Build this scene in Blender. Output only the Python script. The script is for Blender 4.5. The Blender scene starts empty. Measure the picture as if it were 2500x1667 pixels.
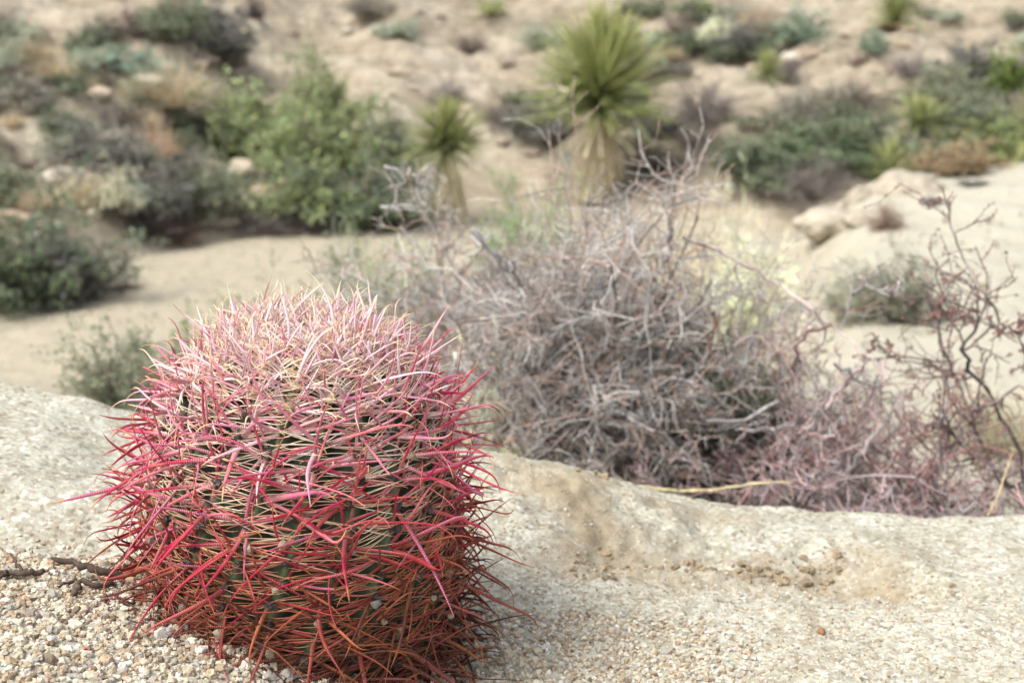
import bpy, math, random
import numpy as np
R = math.radians
scene = bpy.context.scene
col = scene.collection

# ------------------------------------------------------------------ camera, sky, sun, exposure
PITCH = 15.0; CAMZ = 0.78; FPX = 50 / 36 * 2500
cd = bpy.data.cameras.new('camera'); cam = bpy.data.objects.new('camera', cd); col.objects.link(cam)
cam.location = (0, 0, CAMZ); cam.rotation_euler = (R(90 - PITCH), 0, 0)
cd.lens = 50; cd.sensor_width = 36; cd.clip_start = 0.02; cd.clip_end = 2000
cd.dof.use_dof = True; cd.dof.focus_distance = 1.47; cd.dof.aperture_fstop = 5.8
scene.camera = cam
w = bpy.data.worlds.new('World'); scene.world = w; w.use_nodes = True
SUN_EL, SUN_AZ = 56.0, -118.0      # azimuth from +Y towards +X: sun stands left and a little behind the camera
nt = w.node_tree; nt.nodes.clear()
sky = nt.nodes.new('ShaderNodeTexSky'); sky.sky_type = 'NISHITA'; sky.sun_disc = False
sky.sun_elevation = R(SUN_EL); sky.sun_rotation = R(SUN_AZ); sky.dust_density = 4.0; sky.air_density = 1.0; sky.ozone_density = 1.0
bg = nt.nodes.new('ShaderNodeBackground'); bg.inputs[1].default_value = 0.15
ow = nt.nodes.new('ShaderNodeOutputWorld')
hs = nt.nodes.new('ShaderNodeHueSaturation'); hs.inputs['Saturation'].default_value = .40   # thin high cloud greys the sky
nt.links.new(sky.outputs[0], hs.inputs['Color']); nt.links.new(hs.outputs[0], bg.inputs[0]); nt.links.new(bg.outputs[0], ow.inputs[0])
sd = bpy.data.lights.new('sun', 'SUN'); sd.energy = 1.5; sd.angle = R(24); sd.color = (1.0, 0.985, 0.955)
so = bpy.data.objects.new('sun', sd); col.objects.link(so)
so.rotation_euler = (R(90 - SUN_EL), 0, R(180 - SUN_AZ)); so.location = (0, 0, 8)
scene.view_settings.view_transform = 'Standard'; scene.view_settings.look = 'None'
scene.view_settings.exposure = 0.92; scene.view_settings.gamma = 1.0
scene.cycles.max_bounces = 6; scene.cycles.diffuse_bounces = 4

rng = np.random.default_rng(7)

# ------------------------------------------------------------------ helpers
def srgb(r, g, b):
    f = lambda c: (c / 255 / 12.92) if c / 255 <= 0.04045 else ((c / 255 + 0.055) / 1.055) ** 2.4
    return np.array([f(r), f(g), f(b)])
def tag(o, label=None, cat=None, group=None, kind=None):
    if label: o['label'] = label
    if cat: o['category'] = cat
    if group: o['group'] = group
    if kind: o['kind'] = kind
    return o
def empty(name, loc, rz=0):
    o = bpy.data.objects.new(name, None); col.objects.link(o)
    o.location = [float(v) for v in loc]; o.rotation_euler = (0, 0, rz); o.empty_display_size = 0.1
    return o
def mesh_obj(name, V, F, mat, parent=None, C=None, smooth=True, T=None):
    """V (n,3), F (m,k) index array or list of arrays; C optional per-vertex colour."""
    me = bpy.data.meshes.new(name)
    V = np.asarray(V, dtype=np.float32)
    Fs = F if isinstance(F, list) else [F]
    Fs = [np.asarray(f) for f in Fs if len(f)]
    me.vertices.add(len(V)); me.vertices.foreach_set('co', V.ravel())
    loops = np.concatenate([f.ravel() for f in Fs]).astype(np.int32)
    tot = np.concatenate([np.full(len(f), f.shape[1]) for f in Fs]).astype(np.int32)
    start = np.concatenate([[0], np.cumsum(tot)[:-1]]).astype(np.int32)
    me.loops.add(len(loops)); me.loops.foreach_set('vertex_index', loops)
    me.polygons.add(len(tot)); me.polygons.foreach_set('loop_start', start)
    me.polygons.foreach_set('loop_total', tot)
    me.polygons.foreach_set('use_smooth', np.full(len(tot), smooth))
    me.update(calc_edges=True)
    if C is not None:
        a = me.color_attributes.new('Col', 'FLOAT_COLOR', 'POINT')
        C = np.asarray(C, dtype=np.float32)
        if C.shape[1] == 3: C = np.concatenate([C, np.ones((len(C), 1), np.float32)], 1)
        a.data.foreach_set('color', C.ravel())
    if T is not None:
        a = me.attributes.new('along', 'FLOAT', 'POINT'); a.data.foreach_set('value', np.asarray(T, np.float32).ravel())
    me.materials.append(mat)
    o = bpy.data.objects.new(name, me); col.objects.link(o)
    if parent: o.parent = parent
    return o
def unit(v): return v / np.maximum(np.linalg.norm(v, axis=-1, keepdims=True), 1e-9)
def tubes(P, Rd, S=4, ref=None, flat=1.0, colr=None, cap=False):
    """P (N,K,3) polylines, Rd (N,K) radii -> V, F, C, T"""
    N, K, _ = P.shape
    T = np.empty_like(P); T[:, 1:-1] = P[:, 2:] - P[:, :-2]; T[:, 0] = P[:, 1] - P[:, 0]; T[:, -1] = P[:, -1] - P[:, -2]
    T = unit(T)
    if ref is None: ref = unit(rng.normal(size=(N, 3)))
    r = ref[:, None, :] - T * np.sum(ref[:, None, :] * T, -1, keepdims=True)
    n1 = unit(r); n2 = np.cross(T, n1)
    ang = np.arange(S) * 2 * math.pi / S
    off = n1[:, :, None, :] * np.cos(ang)[None, None, :, None] * flat + n2[:, :, None, :] * np.sin(ang)[None, None, :, None]
    V = P[:, :, None, :] + off * Rd[:, :, None, None]
    idx = np.arange(N * K * S).reshape(N, K, S)
    a = idx[:, :-1, :]; b = idx[:, 1:, :]
    F = np.stack([a, np.roll(a, -1, 2), np.roll(b, -1, 2), b], -1).reshape(-1, 4)
    Ca = None
    if colr is not None:
        Ca = np.repeat(colr[:, :, None, :], S, 2).reshape(-1, 3)
    t = np.broadcast_to(np.linspace(0, 1, K)[None, :, None], (N, K, S)).reshape(-1)
    return V.reshape(-1, 3), F, Ca, t
def join(parts):
    Vs, Fs, Cs = [], [], []; n = 0
    for p in parts:
        V, F = p[0], p[1]
        Vs.append(V); Fs.append(np.asarray(F) + n); n += len(V)
        if p[2] is not None: Cs.append(p[2])
    return np.concatenate(Vs), Fs, (np.concatenate(Cs) if Cs else None)

def _hash(ix, iy, s):
    h = (ix.astype(np.int64) * 374761393 + iy.astype(np.int64) * 668265263 + s * 1442695041) & 0xffffffff
    h = ((h ^ (h >> 13)) * 1274126177) & 0xffffffff
    return ((h ^ (h >> 16)) & 0xffffff) / float(0xffffff)
def vnoise(x, y, s=0):
    ix = np.floor(x); iy = np.floor(y); fx = x - ix; fy = y - iy
    fx = fx * fx * (3 - 2 * fx); fy = fy * fy * (3 - 2 * fy)
    a = _hash(ix, iy, s); b = _hash(ix + 1, iy, s); c = _hash(ix, iy + 1, s); d = _hash(ix + 1, iy + 1, s)
    return (a + (b - a) * fx) * (1 - fy) + (c + (d - c) * fx) * fy - 0.5
def fbm(x, y, o=4, s=0, g=0.5):
    v = 0; a = 1.0
    for i in range(o):
        v = v + a * vnoise(x * 2 ** i + 17.3 * i, y * 2 ** i - 9.1 * i, s + i); a *= g
    return v
def sstep(a, b, x):
    t = np.clip((x - a) / (b - a), 0, 1); return t * t * (3 - 2 * t)

# ------------------------------------------------------------------ the lie of the land
FX = [-1.6, -.9, -.45, -.30, -.16, -.05, .2, .5, 1.0, 2.0]
FZ = [.20, .165, .130, .092, .034, -.018, -.022, -.008, -.005, .0]
CX = [-2.0, -.9, -.79, -.66, -.57, -.45, -.03, .095, .285, .475, .8, 1.6]
CZ = [.2, .170, .162, .138, .10, .075, .036, .010, -.034, -.069, -.069, -.05]
def terrain(x, y, detail=True):
    x = np.asarray(x, float); y = np.asarray(y, float)
    r = np.sqrt(x * x + y * y)
    f = np.interp(x, FX, FZ); c = np.interp(x, CX, CZ)
    wob = 0.05 * fbm(x * 3, y * 0 + 3.3, 3, 5)
    t = sstep(1.42, 2.05, y + wob)
    z = f * (1 - t) + c * t
    left = sstep(-.30, -.50, x)
    z = z - left * 0.040 * np.exp(-((y - 1.585 - .03 * fbm(x * 5, y * 0, 2, 8)) / 0.075) ** 2)
    z = z - sstep(-.2, -.5, x) * .012 * sstep(1.42, 1.0, y)
    # eroded crack and little scarp on the right-hand ledge
    m = sstep(.02, .14, x) * sstep(.66, .50, x)
    gy = 1.83 + 0.06 * fbm(x * 4.5, y * 0 + 1.7, 3, 11) - .05 * sstep(.3, .6, x)
    z = z - m * 0.026 * np.exp(-np.where(y < gy, ((y - gy) / 0.085) ** 2, ((y - gy) / 0.05) ** 2))
    z = z + m * 0.020 * np.exp(-((y - gy - .14) / 0.07) ** 2)
    m2 = np.exp(-((x - .06) / .13) ** 2 - ((y - 1.93) / .11) ** 2)
    z = z + 0.022 * m2
    rough = np.clip(m * np.exp(-((y - gy) / .11) ** 2) + m2 + .25, 0, 1)
    z = z + 0.030 * fbm(x * 4, y * 4, 3, 21) * (0.6)
    if detail:
        z = z + rough * (0.026 * fbm(x * 14, y * 14, 3, 31) + 0.018 * np.abs(fbm(x * 40, y * 40, 3, 33))) + 0.0030 * fbm(x * 90, y * 90, 2, 41)
    # behind the ledge
    ey = 2.10 + .05 * fbm(x * 3, 0 * y, 3, 3)
    low = np.interp(y, [2.2, 2.6, 3.2, 4.5, 6.2, 7.6, 9.0], [-.26, -.33, -.38, -.66, -1.15, -1.5, -1.55])
    q = x / np.maximum(y, .5)
    slab = np.interp(y, [2.2, 2.8, 3.6, 5.0, 6.5, 8.0, 8.6, 9.8, 12], [-.26, -.36, -.50, -.62, -.52, -.385, -.40, -.9, -1.5])
    sm = sstep(.10, .27, q + .03 * fbm(x * .8, y * .8, 2, 51)) * sstep(12, 9.5, y)
    slab = slab + (q - .36) * 1.1 * np.clip((y - 4) / 4, 0, 1) * .9 * (q < .36)
    low = low * (1 - sm) + slab * sm
    low = low + .05 * fbm(x * 1.1, y * 1.1, 4, 61) * sstep(2.3, 5, y)
    by = np.interp(x, [-9, -3.6, -3.1, -2.4, -1.4, 0, 3, 8], [7.5, 9.2, 11.4, 12.1, 12.5, 13.4, 12.2, 11]) + .35 * fbm(x * 1.2, 0 * y + 2, 3, 71)
    dh = np.maximum(y - by, 0)
    hill = .20 * dh + .10 * np.minimum(dh, .8) + np.maximum(dh - 14, 0) * .12
    n = fbm(x * .38 + .15 * y, y * .38, 3, 81)
    n2 = fbm(x * .9 + .5 * y, y * 1.9, 4, 91)
    hm = sstep(0, 3.0, dh)
    hill = hill + hm * (.55 * n + .38 * n2 + .10 * np.abs(fbm(x * 3.1 - y, y * 5.5, 3, 97)))
    hill = hill + sstep(0, 1.5, dh) * (.10 * np.abs(fbm(x * 2.3, y * 2.3, 3, 95)))
    hill = np.where(r > 40, hill + (r - 40) * .05, hill)
    low = low + hill
    drop = sstep(0, .20, y - ey)
    back = z * (1 - drop) + np.minimum(low, 40) * drop
    return back

cp, sp = math.cos(R(PITCH)), math.sin(R(PITCH))
def ray(px, py):
    u = (px - 1250) / FPX; v = (833.5 - py) / FPX
    d = np.array([u, cp + v * sp, -sp + v * cp]); return d
def at(px, py, Y):
    d = ray(px, py); return np.array([0, 0, CAMZ]) + d * (Y / d[1])
def ground_hit(px, py, y0=2.3, y1=60):
    d = ray(px, py); ys = np.geomspace(y0, y1, 1500)
    P = np.array([0, 0, CAMZ])[None] + d[None] * (ys / d[1])[:, None]
    g = terrain(P[:, 0], P[:, 1], False)
    below = np.nonzero(P[:, 2] < g)[0]
    i = below[0] if len(below) else len(ys) - 1
    return np.array([P[i, 0], P[i, 1], g[i]])
def px_per_m(p):   # pixels (of 2500) per metre at a world point
    return FPX / (p[1] * cp + (CAMZ - p[2]) * sp)

# ------------------------------------------------------------------ materials
def newmat(name):
    m = bpy.data.materials.new(name); m.use_nodes = True
    n = m.node_tree; b = n.nodes['Principled BSDF']; b.inputs['Roughness'].default_value = .8
    b.inputs['Specular IOR Level'].default_value = .25
    return m, n, b
def nd(n, t, **k):
    x = n.nodes.new(t)
    for a, v in k.items(): setattr(x, a, v)
    return x
def ramp(n, fac, stops):
    r = nd(n, 'ShaderNodeValToRGB'); e = r.color_ramp.elements
    while len(e) < len(stops): e.new(.5)
    for i, (p, c) in enumerate(stops):
        e[i].position = p; e[i].color = (*[float(v) for v in c], 1)
    n.links.new(fac, r.inputs[0]); return r
def mixc(n, mode, fac, a, b):
    x = nd(n, 'ShaderNodeMix', data_type='RGBA', blend_type=mode)
    for sock, v in ((x.inputs[0], fac), (x.inputs[6], a), (x.inputs[7], b)):
        if hasattr(v, 'is_linked'): n.links.new(v, sock)
        elif isinstance(v, (int, float)): sock.default_value = v
        else: sock.default_value = (*[float(q) for q in v], 1)
    return x.outputs[2]
def noise(n, vec, scale, detail=3, rough=.5):
    x = nd(n, 'ShaderNodeTexNoise'); x.inputs['Scale'].default_value = scale; x.inputs['Detail'].default_value = detail
    x.inputs['Roughness'].default_value = rough
    if vec is not None: n.links.new(vec, x.inputs['Vector'])
    return x.outputs['Fac']
def attr(n, name): return nd(n, 'ShaderNodeAttribute', attribute_name=name).outputs['Color']
def vcol_mat(name, rough=.6, spec=.3, nscale=0, namt=.2, objcol=False, transl=0, bump=0, bscale=300, gain=1.0):
    m, n, b = newmat(name); c = attr(n, 'Col')
    tc = nd(n, 'ShaderNodeTexCoord')
    if objcol:
        oi = nd(n, 'ShaderNodeObjectInfo'); c = mixc(n, 'MULTIPLY', 1.0, c, oi.outputs['Color'])
        c = mixc(n, 'MULTIPLY', 1.0, c, (gain, gain, gain))
    if nscale:
        f = noise(n, tc.outputs['Object'], nscale, 3)
        r = ramp(n, f, [(.3, (1 - namt,) * 3), (.7, (1 + namt,) * 3)])
        c = mixc(n, 'MULTIPLY', 1.0, c, r.outputs[0])
    n.links.new(c, b.inputs['Base Color'])
    b.inputs['Roughness'].default_value = rough; b.inputs['Specular IOR Level'].default_value = spec
    if bump:
        bn = nd(n, 'ShaderNodeBump'); bn.inputs['Strength'].default_value = bump; bn.inputs['Distance'].default_value = .002
        n.links.new(noise(n, tc.outputs['Object'], bscale, 3), bn.inputs['Height']); n.links.new(bn.outputs[0], b.inputs['Normal'])
    if transl:
        tr = nd(n, 'ShaderNodeBsdfTranslucent'); n.links.new(c, tr.inputs['Color'])
        mx = nd(n, 'ShaderNodeMixShader'); mx.inputs[0].default_value = transl
        n.links.new(b.outputs[0], mx.inputs[1]); n.links.new(tr.outputs[0], mx.inputs[2])
        n.links.new(mx.outputs[0], n.nodes['Material Output'].inputs[0])
    return m
M_spine = None
def spine_mat():
    m, n, b = newmat('spine'); c = attr(n, 'Col')
    al = nd(n, 'ShaderNodeAttribute', attribute_name='along').outputs['Fac']
    mt = nd(n, 'ShaderNodeMath', operation='MULTIPLY'); mt.inputs[1].default_value = 290; n.links.new(al, mt.inputs[0])
    sn = nd(n, 'ShaderNodeMath', operation='SINE'); n.links.new(mt.outputs[0], sn.inputs[0])
    r = ramp(n, sn.outputs[0], [(0, (.80,) * 3), (.6, (1.06,) * 3)])
    c = mixc(n, 'MULTIPLY', 1.0, c, r.outputs[0])
    n.links.new(c, b.inputs['Base Color']); b.inputs['Roughness'].default_value = .42; b.inputs['Specular IOR Level'].default_value = .4
    bn = nd(n, 'ShaderNodeBump'); bn.inputs['Strength'].default_value = .5; bn.inputs['Distance'].default_value = .0006
    n.links.new(sn.outputs[0], bn.inputs['Height']); n.links.new(bn.outputs[0], b.inputs['Normal'])
    return m
M_spine = spine_mat()
M_thin = vcol_mat('thin_spine', .5, .35)
M_leaf = vcol_mat('leaf_or_bud', .75, .15, objcol=True, transl=.35, gain=1.85)
M_twig = vcol_mat('twig', .85, .15, nscale=60, namt=.25, objcol=True, gain=1.25)
M_twig2 = vcol_mat('bark', .85, .15, nscale=120, namt=.3)
M_grain = vcol_mat('grain', .75, .25, nscale=500, namt=.15)
M_rock = vcol_mat('granite', .9, .15, nscale=14, namt=.22, bump=1.0, bscale=40, objcol=True)

def ground_mat():
    m, n, b = newmat('ground')
    tc = nd(n, 'ShaderNodeTexCoord'); ov = tc.outputs['Object']
    a = nd(n, 'ShaderNodeAttribute', attribute_name='Col')     # R: near platform, G: brown dirt, B: pale slab
    sp_ = nd(n, 'ShaderNodeSeparateColor'); n.links.new(a.outputs['Color'], sp_.inputs[0])
    # hill and wash earth
    big = noise(n, ov, .9, 5, .6); med = noise(n, ov, 6, 5, .65); fine = noise(n, ov, 45, 4, .6)
    base = ramp(n, big, [(.30, srgb(134, 124, 108)), (.48, srgb(156, 145, 127)), (.66, srgb(174, 165, 148))]).outputs[0]
    base = mixc(n, 'MULTIPLY', .75, base, ramp(n, med, [(.32, (.52, .50, .47)), (.48, (.95, .94, .92)), (.62, (1.15, 1.14, 1.12))]).outputs[0])
    base = mixc(n, 'MULTIPLY', .5, base, ramp(n, fine, [(.3, (.7, .68, .66)), (.65, (1.2, 1.2, 1.2))]).outputs[0])
    mp = nd(n, 'ShaderNodeMapping'); mp.inputs['Rotation'].default_value = (0, 0, R(38)); mp.inputs['Scale'].default_value = (.55, 3.6, 3.6); n.links.new(ov, mp.inputs['Vector'])
    base = mixc(n, 'MULTIPLY', .7, base, ramp(n, noise(n, mp.outputs[0], 1.6, 5, .65), [(.34, (.60, .57, .53)), (.46, (1, 1, 1)), (.66, (1.14, 1.13, 1.11))]).outputs[0])
    wash = mixc(n, 'MULTIPLY', .35, srgb(170, 160, 140), ramp(n, med, [(.3, (.72, .78, .76)), (.65, (1.1, 1.1, 1.1))]).outputs[0])
    al = nd(n, 'ShaderNodeAttribute', attribute_name='along').outputs['Fac']   # wash mask
    c = mixc(n, 'MIX', al, base, wash)
    slab = mixc(n, 'MULTIPLY', .5, srgb(176, 171, 154), ramp(n, med, [(.3, (.88, .86, .82)), (.65, (1.05, 1.05, 1.05))]).outputs[0])
    c = mixc(n, 'MIX', sp_.outputs[2], c, slab)
    # near granite platform: speckled
    vo = nd(n, 'ShaderNodeTexVoronoi'); vo.inputs['Scale'].default_value = 190; n.links.new(ov, vo.inputs['Vector'])
    vr = nd(n, 'ShaderNodeSeparateColor'); n.links.new(vo.outputs['Color'], vr.inputs[0])
    vo2 = nd(n, 'ShaderNodeTexVoronoi'); vo2.inputs['Scale'].default_value = 75; n.links.new(ov, vo2.inputs['Vector'])
    vr2 = nd(n, 'ShaderNodeSeparateColor'); n.links.new(vo2.outputs['Color'], vr2.inputs[0])
    near = ramp(n, vr.outputs[0], [(0.0, srgb(132, 123, 108)), (.12, srgb(160, 152, 136)), (.45, srgb(173, 171, 156)), (.8, srgb(182, 181, 168)), (1, srgb(199, 199, 189))]).outputs[0]
    near = mixc(n, 'MULTIPLY', .8, near, ramp(n, vr2.outputs[1], [(0, (.72, .69, .65)), (.12, (.94, .93, .90)), (.8, (1.0, 1.0, 1.0)), (1, (1.12, 1.12, 1.12))]).outputs[0])
    nb = noise(n, ov, 9, 5, .6)
    near = mixc(n, 'MULTIPLY', .55, near, ramp(n, noise(n, ov, 34, 4, .7), [(.34, (.74, .71, .64)), (.5, (1, .995, .98)), (.68, (1.07, 1.07, 1.07))]).outputs[0])
    near = mixc(n, 'MULTIPLY', .7, near, ramp(n, nb, [(.32, (.80, .76, .68)), (.5, (1, 1, 1)), (.7, (1.06, 1.06, 1.08))]).outputs[0])
    dirt = mixc(n, 'MULTIPLY', .7, srgb(152, 138, 114), ramp(n, noise(n, ov, 60, 4, .7), [(.3, (.62, .58, .52)), (.62, (1.15, 1.15, 1.15))]).outputs[0])
    near = mixc(n, 'MIX', sp_.outputs[1], near, dirt)
    c = mixc(n, 'MIX', sp_.outputs[0], c, near)
    n.links.new(c, b.inputs['Base Color']); b.inputs['Roughness'].default_value = .95; b.inputs['Specular IOR Level'].default_value = .1
    bn = nd(n, 'ShaderNodeBump'); bn.inputs['Strength'].default_value = .75; bn.inputs['Distance'].default_value = .003
    n.links.new(noise(n, ov, 170, 4, .7), bn.inputs['Height'])
    b2 = nd(n, 'ShaderNodeBump'); b2.inputs['Strength'].default_value = .8; b2.inputs['Distance'].default_value = .08
    n.links.new(med, b2.inputs['Height']); n.links.new(b2.outputs[0], bn.inputs['Normal'])
    inv = nd(n, 'ShaderNodeMath', operation='SUBTRACT'); inv.inputs[0].default_value = .9; n.links.new(sp_.outputs[0], inv.inputs[1])
    n.links.new(inv.outputs[0], b2.inputs['Strength'])
    n.links.new(bn.outputs[0], b.inputs['Normal'])
    return m
M_ground = ground_mat()

# ------------------------------------------------------------------ ground sheet
rr = np.concatenate([[.02, .2, .5, .8], np.geomspace(.95, 2.6, 330), np.geomspace(2.62, 30, 520), np.geomspace(31, 900, 60)])
fa = np.linspace(-R(34), R(34), 330)
ra = np.linspace(R(34), R(326), 60)[1:-1]
aa = np.concatenate([fa, ra])
RR, AA = np.meshgrid(rr, aa, indexing='ij')
GX, GY = RR * np.sin(AA), RR * np.cos(AA)
GZ = terrain(GX, GY)
n0, n1_ = GX.shape
idx = np.arange(n0 * n1_).reshape(n0, n1_)
a = idx[:-1]; b_ = idx[1:]
F = np.stack([a, b_, np.roll(b_, -1, 1), np.roll(a, -1, 1)], -1).reshape(-1, 4)
near = sstep(2.35, 2.15, GY) * 1.0
m_ = sstep(.02, .14, GX) * sstep(.68, .50, GX); gy_ = 1.83 + 0.06 * fbm(GX * 4.5, GY * 0 + 1.7, 3, 11) - .05 * sstep(.3, .6, GX)
dirt = m_ * np.exp(-((GY - gy_ - .02) / .085) ** 2) * 1.2 + .55 * np.exp(-((GX - .04) / .15) ** 2 - ((GY - 1.90) / .13) ** 2)
dirt = np.clip(dirt * .50 + 1.1 * fbm(GX * 12, GY * 12, 4, 77) * (dirt > .05), 0, .85)
q_ = GX / np.maximum(GY, .5)
slabm = sstep(.16, .28, q_ + .04 * fbm(GX * .8, GY * .8, 2, 51)) * sstep(8.7, 8.2, GY) * sstep(2.2, 3.4, GY)
by_ = np.interp(GX, [-9, -3.6, -3.1, -2.4, -1.4, 0, 3, 8], [7.5, 9.2, 11.4, 12.1, 12.5, 13.4, 12.2, 11]) + .35 * fbm(GX * 1.2, 0 * GY + 2, 3, 71)
washm = sstep(by_ + .3, by_ - .1, GY)
g = mesh_obj('ground', np.stack([GX, GY, GZ], -1).reshape(-1, 3), F, M_ground,
             C=np.stack([near, dirt, slabm], -1).reshape(-1, 3), T=washm)
tag(g, 'pale decomposed granite ground, sandy wash and stony slope', kind='structure')

# ------------------------------------------------------------------ icosphere for grains and rocks
def ico(sub):
    t = (1 + 5 ** .5) / 2
    v = [(-1, t, 0), (1, t, 0), (-1, -t, 0), (1, -t, 0), (0, -1, t), (0, 1, t), (0, -1, -t), (0, 1, -t), (t, 0, -1), (t, 0, 1), (-t, 0, -1), (-t, 0, 1)]
    f = [(0, 11, 5), (0, 5, 1), (0, 1, 7), (0, 7, 10), (0, 10, 11), (1, 5, 9), (5, 11, 4), (11, 10, 2), (10, 7, 6), (7, 1, 8), (3, 9, 4), (3, 4, 2), (3, 2, 6), (3, 6, 8), (3, 8, 9), (4, 9, 5), (2, 4, 11), (6, 2, 10), (8, 6, 7), (9, 8, 1)]
    v = [np.array(p) / np.linalg.norm(p) for p in v]
    for _ in range(sub):
        cache = {}; nf = []
        def mid(i, j):
            k = (min(i, j), max(i, j))
            if k not in cache:
                p = v[i] + v[j]; v.append(p / np.linalg.norm(p)); cache[k] = len(v) - 1
            return cache[k]
        for a, b, c in f:
            x, y, z = mid(a, b), mid(b, c), mid(c, a); nf += [(a, x, z), (b, y, x), (c, z, y), (x, y, z)]
        f = nf
    return np.array(v), np.array(f)
IV0, IF0 = ico(0); IV1, IF1 = ico(1); IV3, IF3 = ico(3); IV4, IF4 = ico(4)

GCOL = np.array([srgb(188, 177, 154), srgb(202, 194, 174), srgb(164, 146, 122), srgb(160, 154, 144), srgb(212, 208, 198), srgb(176, 160, 134), srgb(122, 106, 88), srgb(176, 148, 124)])
GP = np.array([.27, .18, .18, .10, .06, .12, .04, .05])
def scatter_grains(x, y, r, iv, fc, lift=.35):
    N = len(x); z = terrain(x, y)
    V = iv[None] * (1 + .28 * rng.normal(size=(N, len(iv), 1)).clip(-1.2, 1.2))
    V = V * (r[:, None] * rng.uniform(.7, 1.25, (N, 3)))[:, None, :]
    ang = rng.uniform(0, 6.28, N); c, s = np.cos(ang), np.sin(ang)
    V = np.stack([V[..., 0] * c[:, None] - V[..., 1] * s[:, None], V[..., 0] * s[:, None] + V[..., 1] * c[:, None], V[..., 2] * .85], -1)
    V = V + np.stack([x, y, z + r * lift], -1)[:, None, :]
    C = GCOL[rng.choice(len(GCOL), N, p=GP)] * rng.uniform(.82, 1.08, (N, 1))
    return V.reshape(-1, 3), (fc[None] + np.arange(N)[:, None, None] * len(iv)).reshape(-1, 3), np.repeat(C[:, None], len(iv), 1).reshape(-1, 3)
parts = []
def area(n, y0, y1, pad=1.15):
    y = np.sqrt(rng.uniform(y0 * y0, y1 * y1, n)); x = rng.uniform(-.42, .42, n) * pad * y; return x, y
x, y = area(30000, 1.05, 1.62)
k = (x < .10 + .25 * rng.random(len(x))) & ((y < 1.56) | (x > -.35) | (rng.random(len(x)) < .10)); x, y = x[k], y[k]
parts.append(scatter_grains(x, y, rng.uniform(.0016, .0036, len(x)), IV0, IF0))
x, y = area(5200, 1.05, 1.55); k = x < .05; x, y = x[k], y[k]
parts.append(scatter_grains(x, y, .0032 + .0032 * rng.random(len(x)) ** 2.2, IV1, IF1))
x, y = area(34000, 1.2, 2.12); k = (x > -.05) & (rng.random(len(x)) < sstep(2.0, 1.45, y) + .12); x, y = x[k], y[k]
parts.append(scatter_grains(x, y, .0010 + .0016 * rng.random(len(x)) ** 1.5, IV0, IF0, .0))
x, y = rng.uniform(-.05, .60, 2600), rng.uniform(1.72, 2.04, 2600); gyy = 1.85 + .06 * fbm(x * 4.5, y * 0 + 1.7, 3, 11) - .05 * sstep(.3, .6, x)
k = (np.abs(y - gyy) < .05 + .03 * rng.random(len(x))) | ((x < .14) & (rng.random(len(x)) < .5)); k &= fbm(x * 9, y * 9, 3, 78) > .16; x, y = x[k], y[k]
pc = scatter_grains(x, y, .002 + .0055 * rng.random(len(x)) ** 2.5, IV1, IF1, 0)
parts.append((pc[0], pc[1], np.repeat(srgb(146, 130, 106)[None] * rng.uniform(.7, 1.2, (len(x), 1)), len(IV1), 0)))
V, F, C = join(parts)
gv = mesh_obj('gravel', V, F, M_grain, C=C, smooth=False)
tag(gv, 'coarse cream granite gravel loose on the ground around the cactus', 'gravel', kind='stuff')

yy = rng.uniform(2.6, 13, 5200); xx = rng.uniform(-.42, .42, 5200) * yy; k = fbm(xx * .8, yy * .8, 3, 801) > -.08; xx, yy = xx[k], yy[k]
pc = scatter_grains(xx, yy, .004 + .016 * rng.random(len(xx)) ** 3, IV0, IF0, .1)
tag(mesh_obj('litter', pc[0], pc[1], M_grain, C=pc[2] * .62, smooth=False), 'small stones and dry litter strewn over the sandy wash', 'litter', kind='stuff')

# ------------------------------------------------------------------ the barrel cactus
CC = np.array([-.234, 1.505, .0])      # foot of the axis
NR = 20; RAD = .169; ZC = .170; HU = .214; HL = .27
TW = 2.1
def prof(phi):
    r = RAD * np.where(phi > 0, np.abs(np.cos(phi)) ** .70, np.abs(np.cos(phi)) ** .50)
    z = np.where(phi > 0, ZC + HU * np.abs(np.sin(phi)) ** 1.02, ZC - HL * np.abs(np.sin(phi)) ** .95)
    return r, z
phis = np.linspace(-R(78), R(90), 90); ths = np.linspace(0, 2 * math.pi, NR * 14, endpoint=False)
PH, TH = np.meshgrid(phis, ths, indexing='ij')
r0, z0 = prof(PH)
ribph = np.mod((TH - TW * (z0 - ZC)) * NR / (2 * math.pi), 1.0)
rs = np.abs(ribph - .5) * 2          # 1 at the ridge, 0 in the groove
depth = .020 * np.clip(r0 / .1, .05, 1)
rr_ = r0 - depth * (1 - rs ** .8) + .0015 * fbm(TH * 9, z0 * 60, 2, 4)
zdim = z0 - .02 * np.exp(-(r0 / .035) ** 2)
BV = np.stack([rr_ * np.cos(TH), rr_ * np.sin(TH), zdim], -1)
idx = np.arange(BV.shape[0] * BV.shape[1]).reshape(BV.shape[:2]); a = idx[:-1]; b_ = idx[1:]
BF = np.stack([a, np.roll(a, -1, 1), np.roll(b_, -1, 1), b_], -1).reshape(-1, 4)
gcol = srgb(58, 72, 54)[None, None] * (1 - rs[..., None] ** 4) + srgb(104, 118, 84)[None, None] * rs[..., None] ** 4  # shade of the grooves put into the skin colour, ridges left lighter
lowk = sstep(.10, .02, z0)[..., None]
gcol = gcol * (1 - lowk) + srgb(88, 74, 52)[None, None] * lowk
M_body = vcol_mat('cactus_skin', .5, .35, nscale=60, namt=.2)
cactus = empty('barrel_cactus', CC)
tag(cactus, 'round barrel cactus bristling with crimson and pink hooked spines on the gravel', 'cactus')
mesh_obj('body', BV.reshape(-1, 3), BF, M_body, cactus, C=gcol.reshape(-1, 3))

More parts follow.
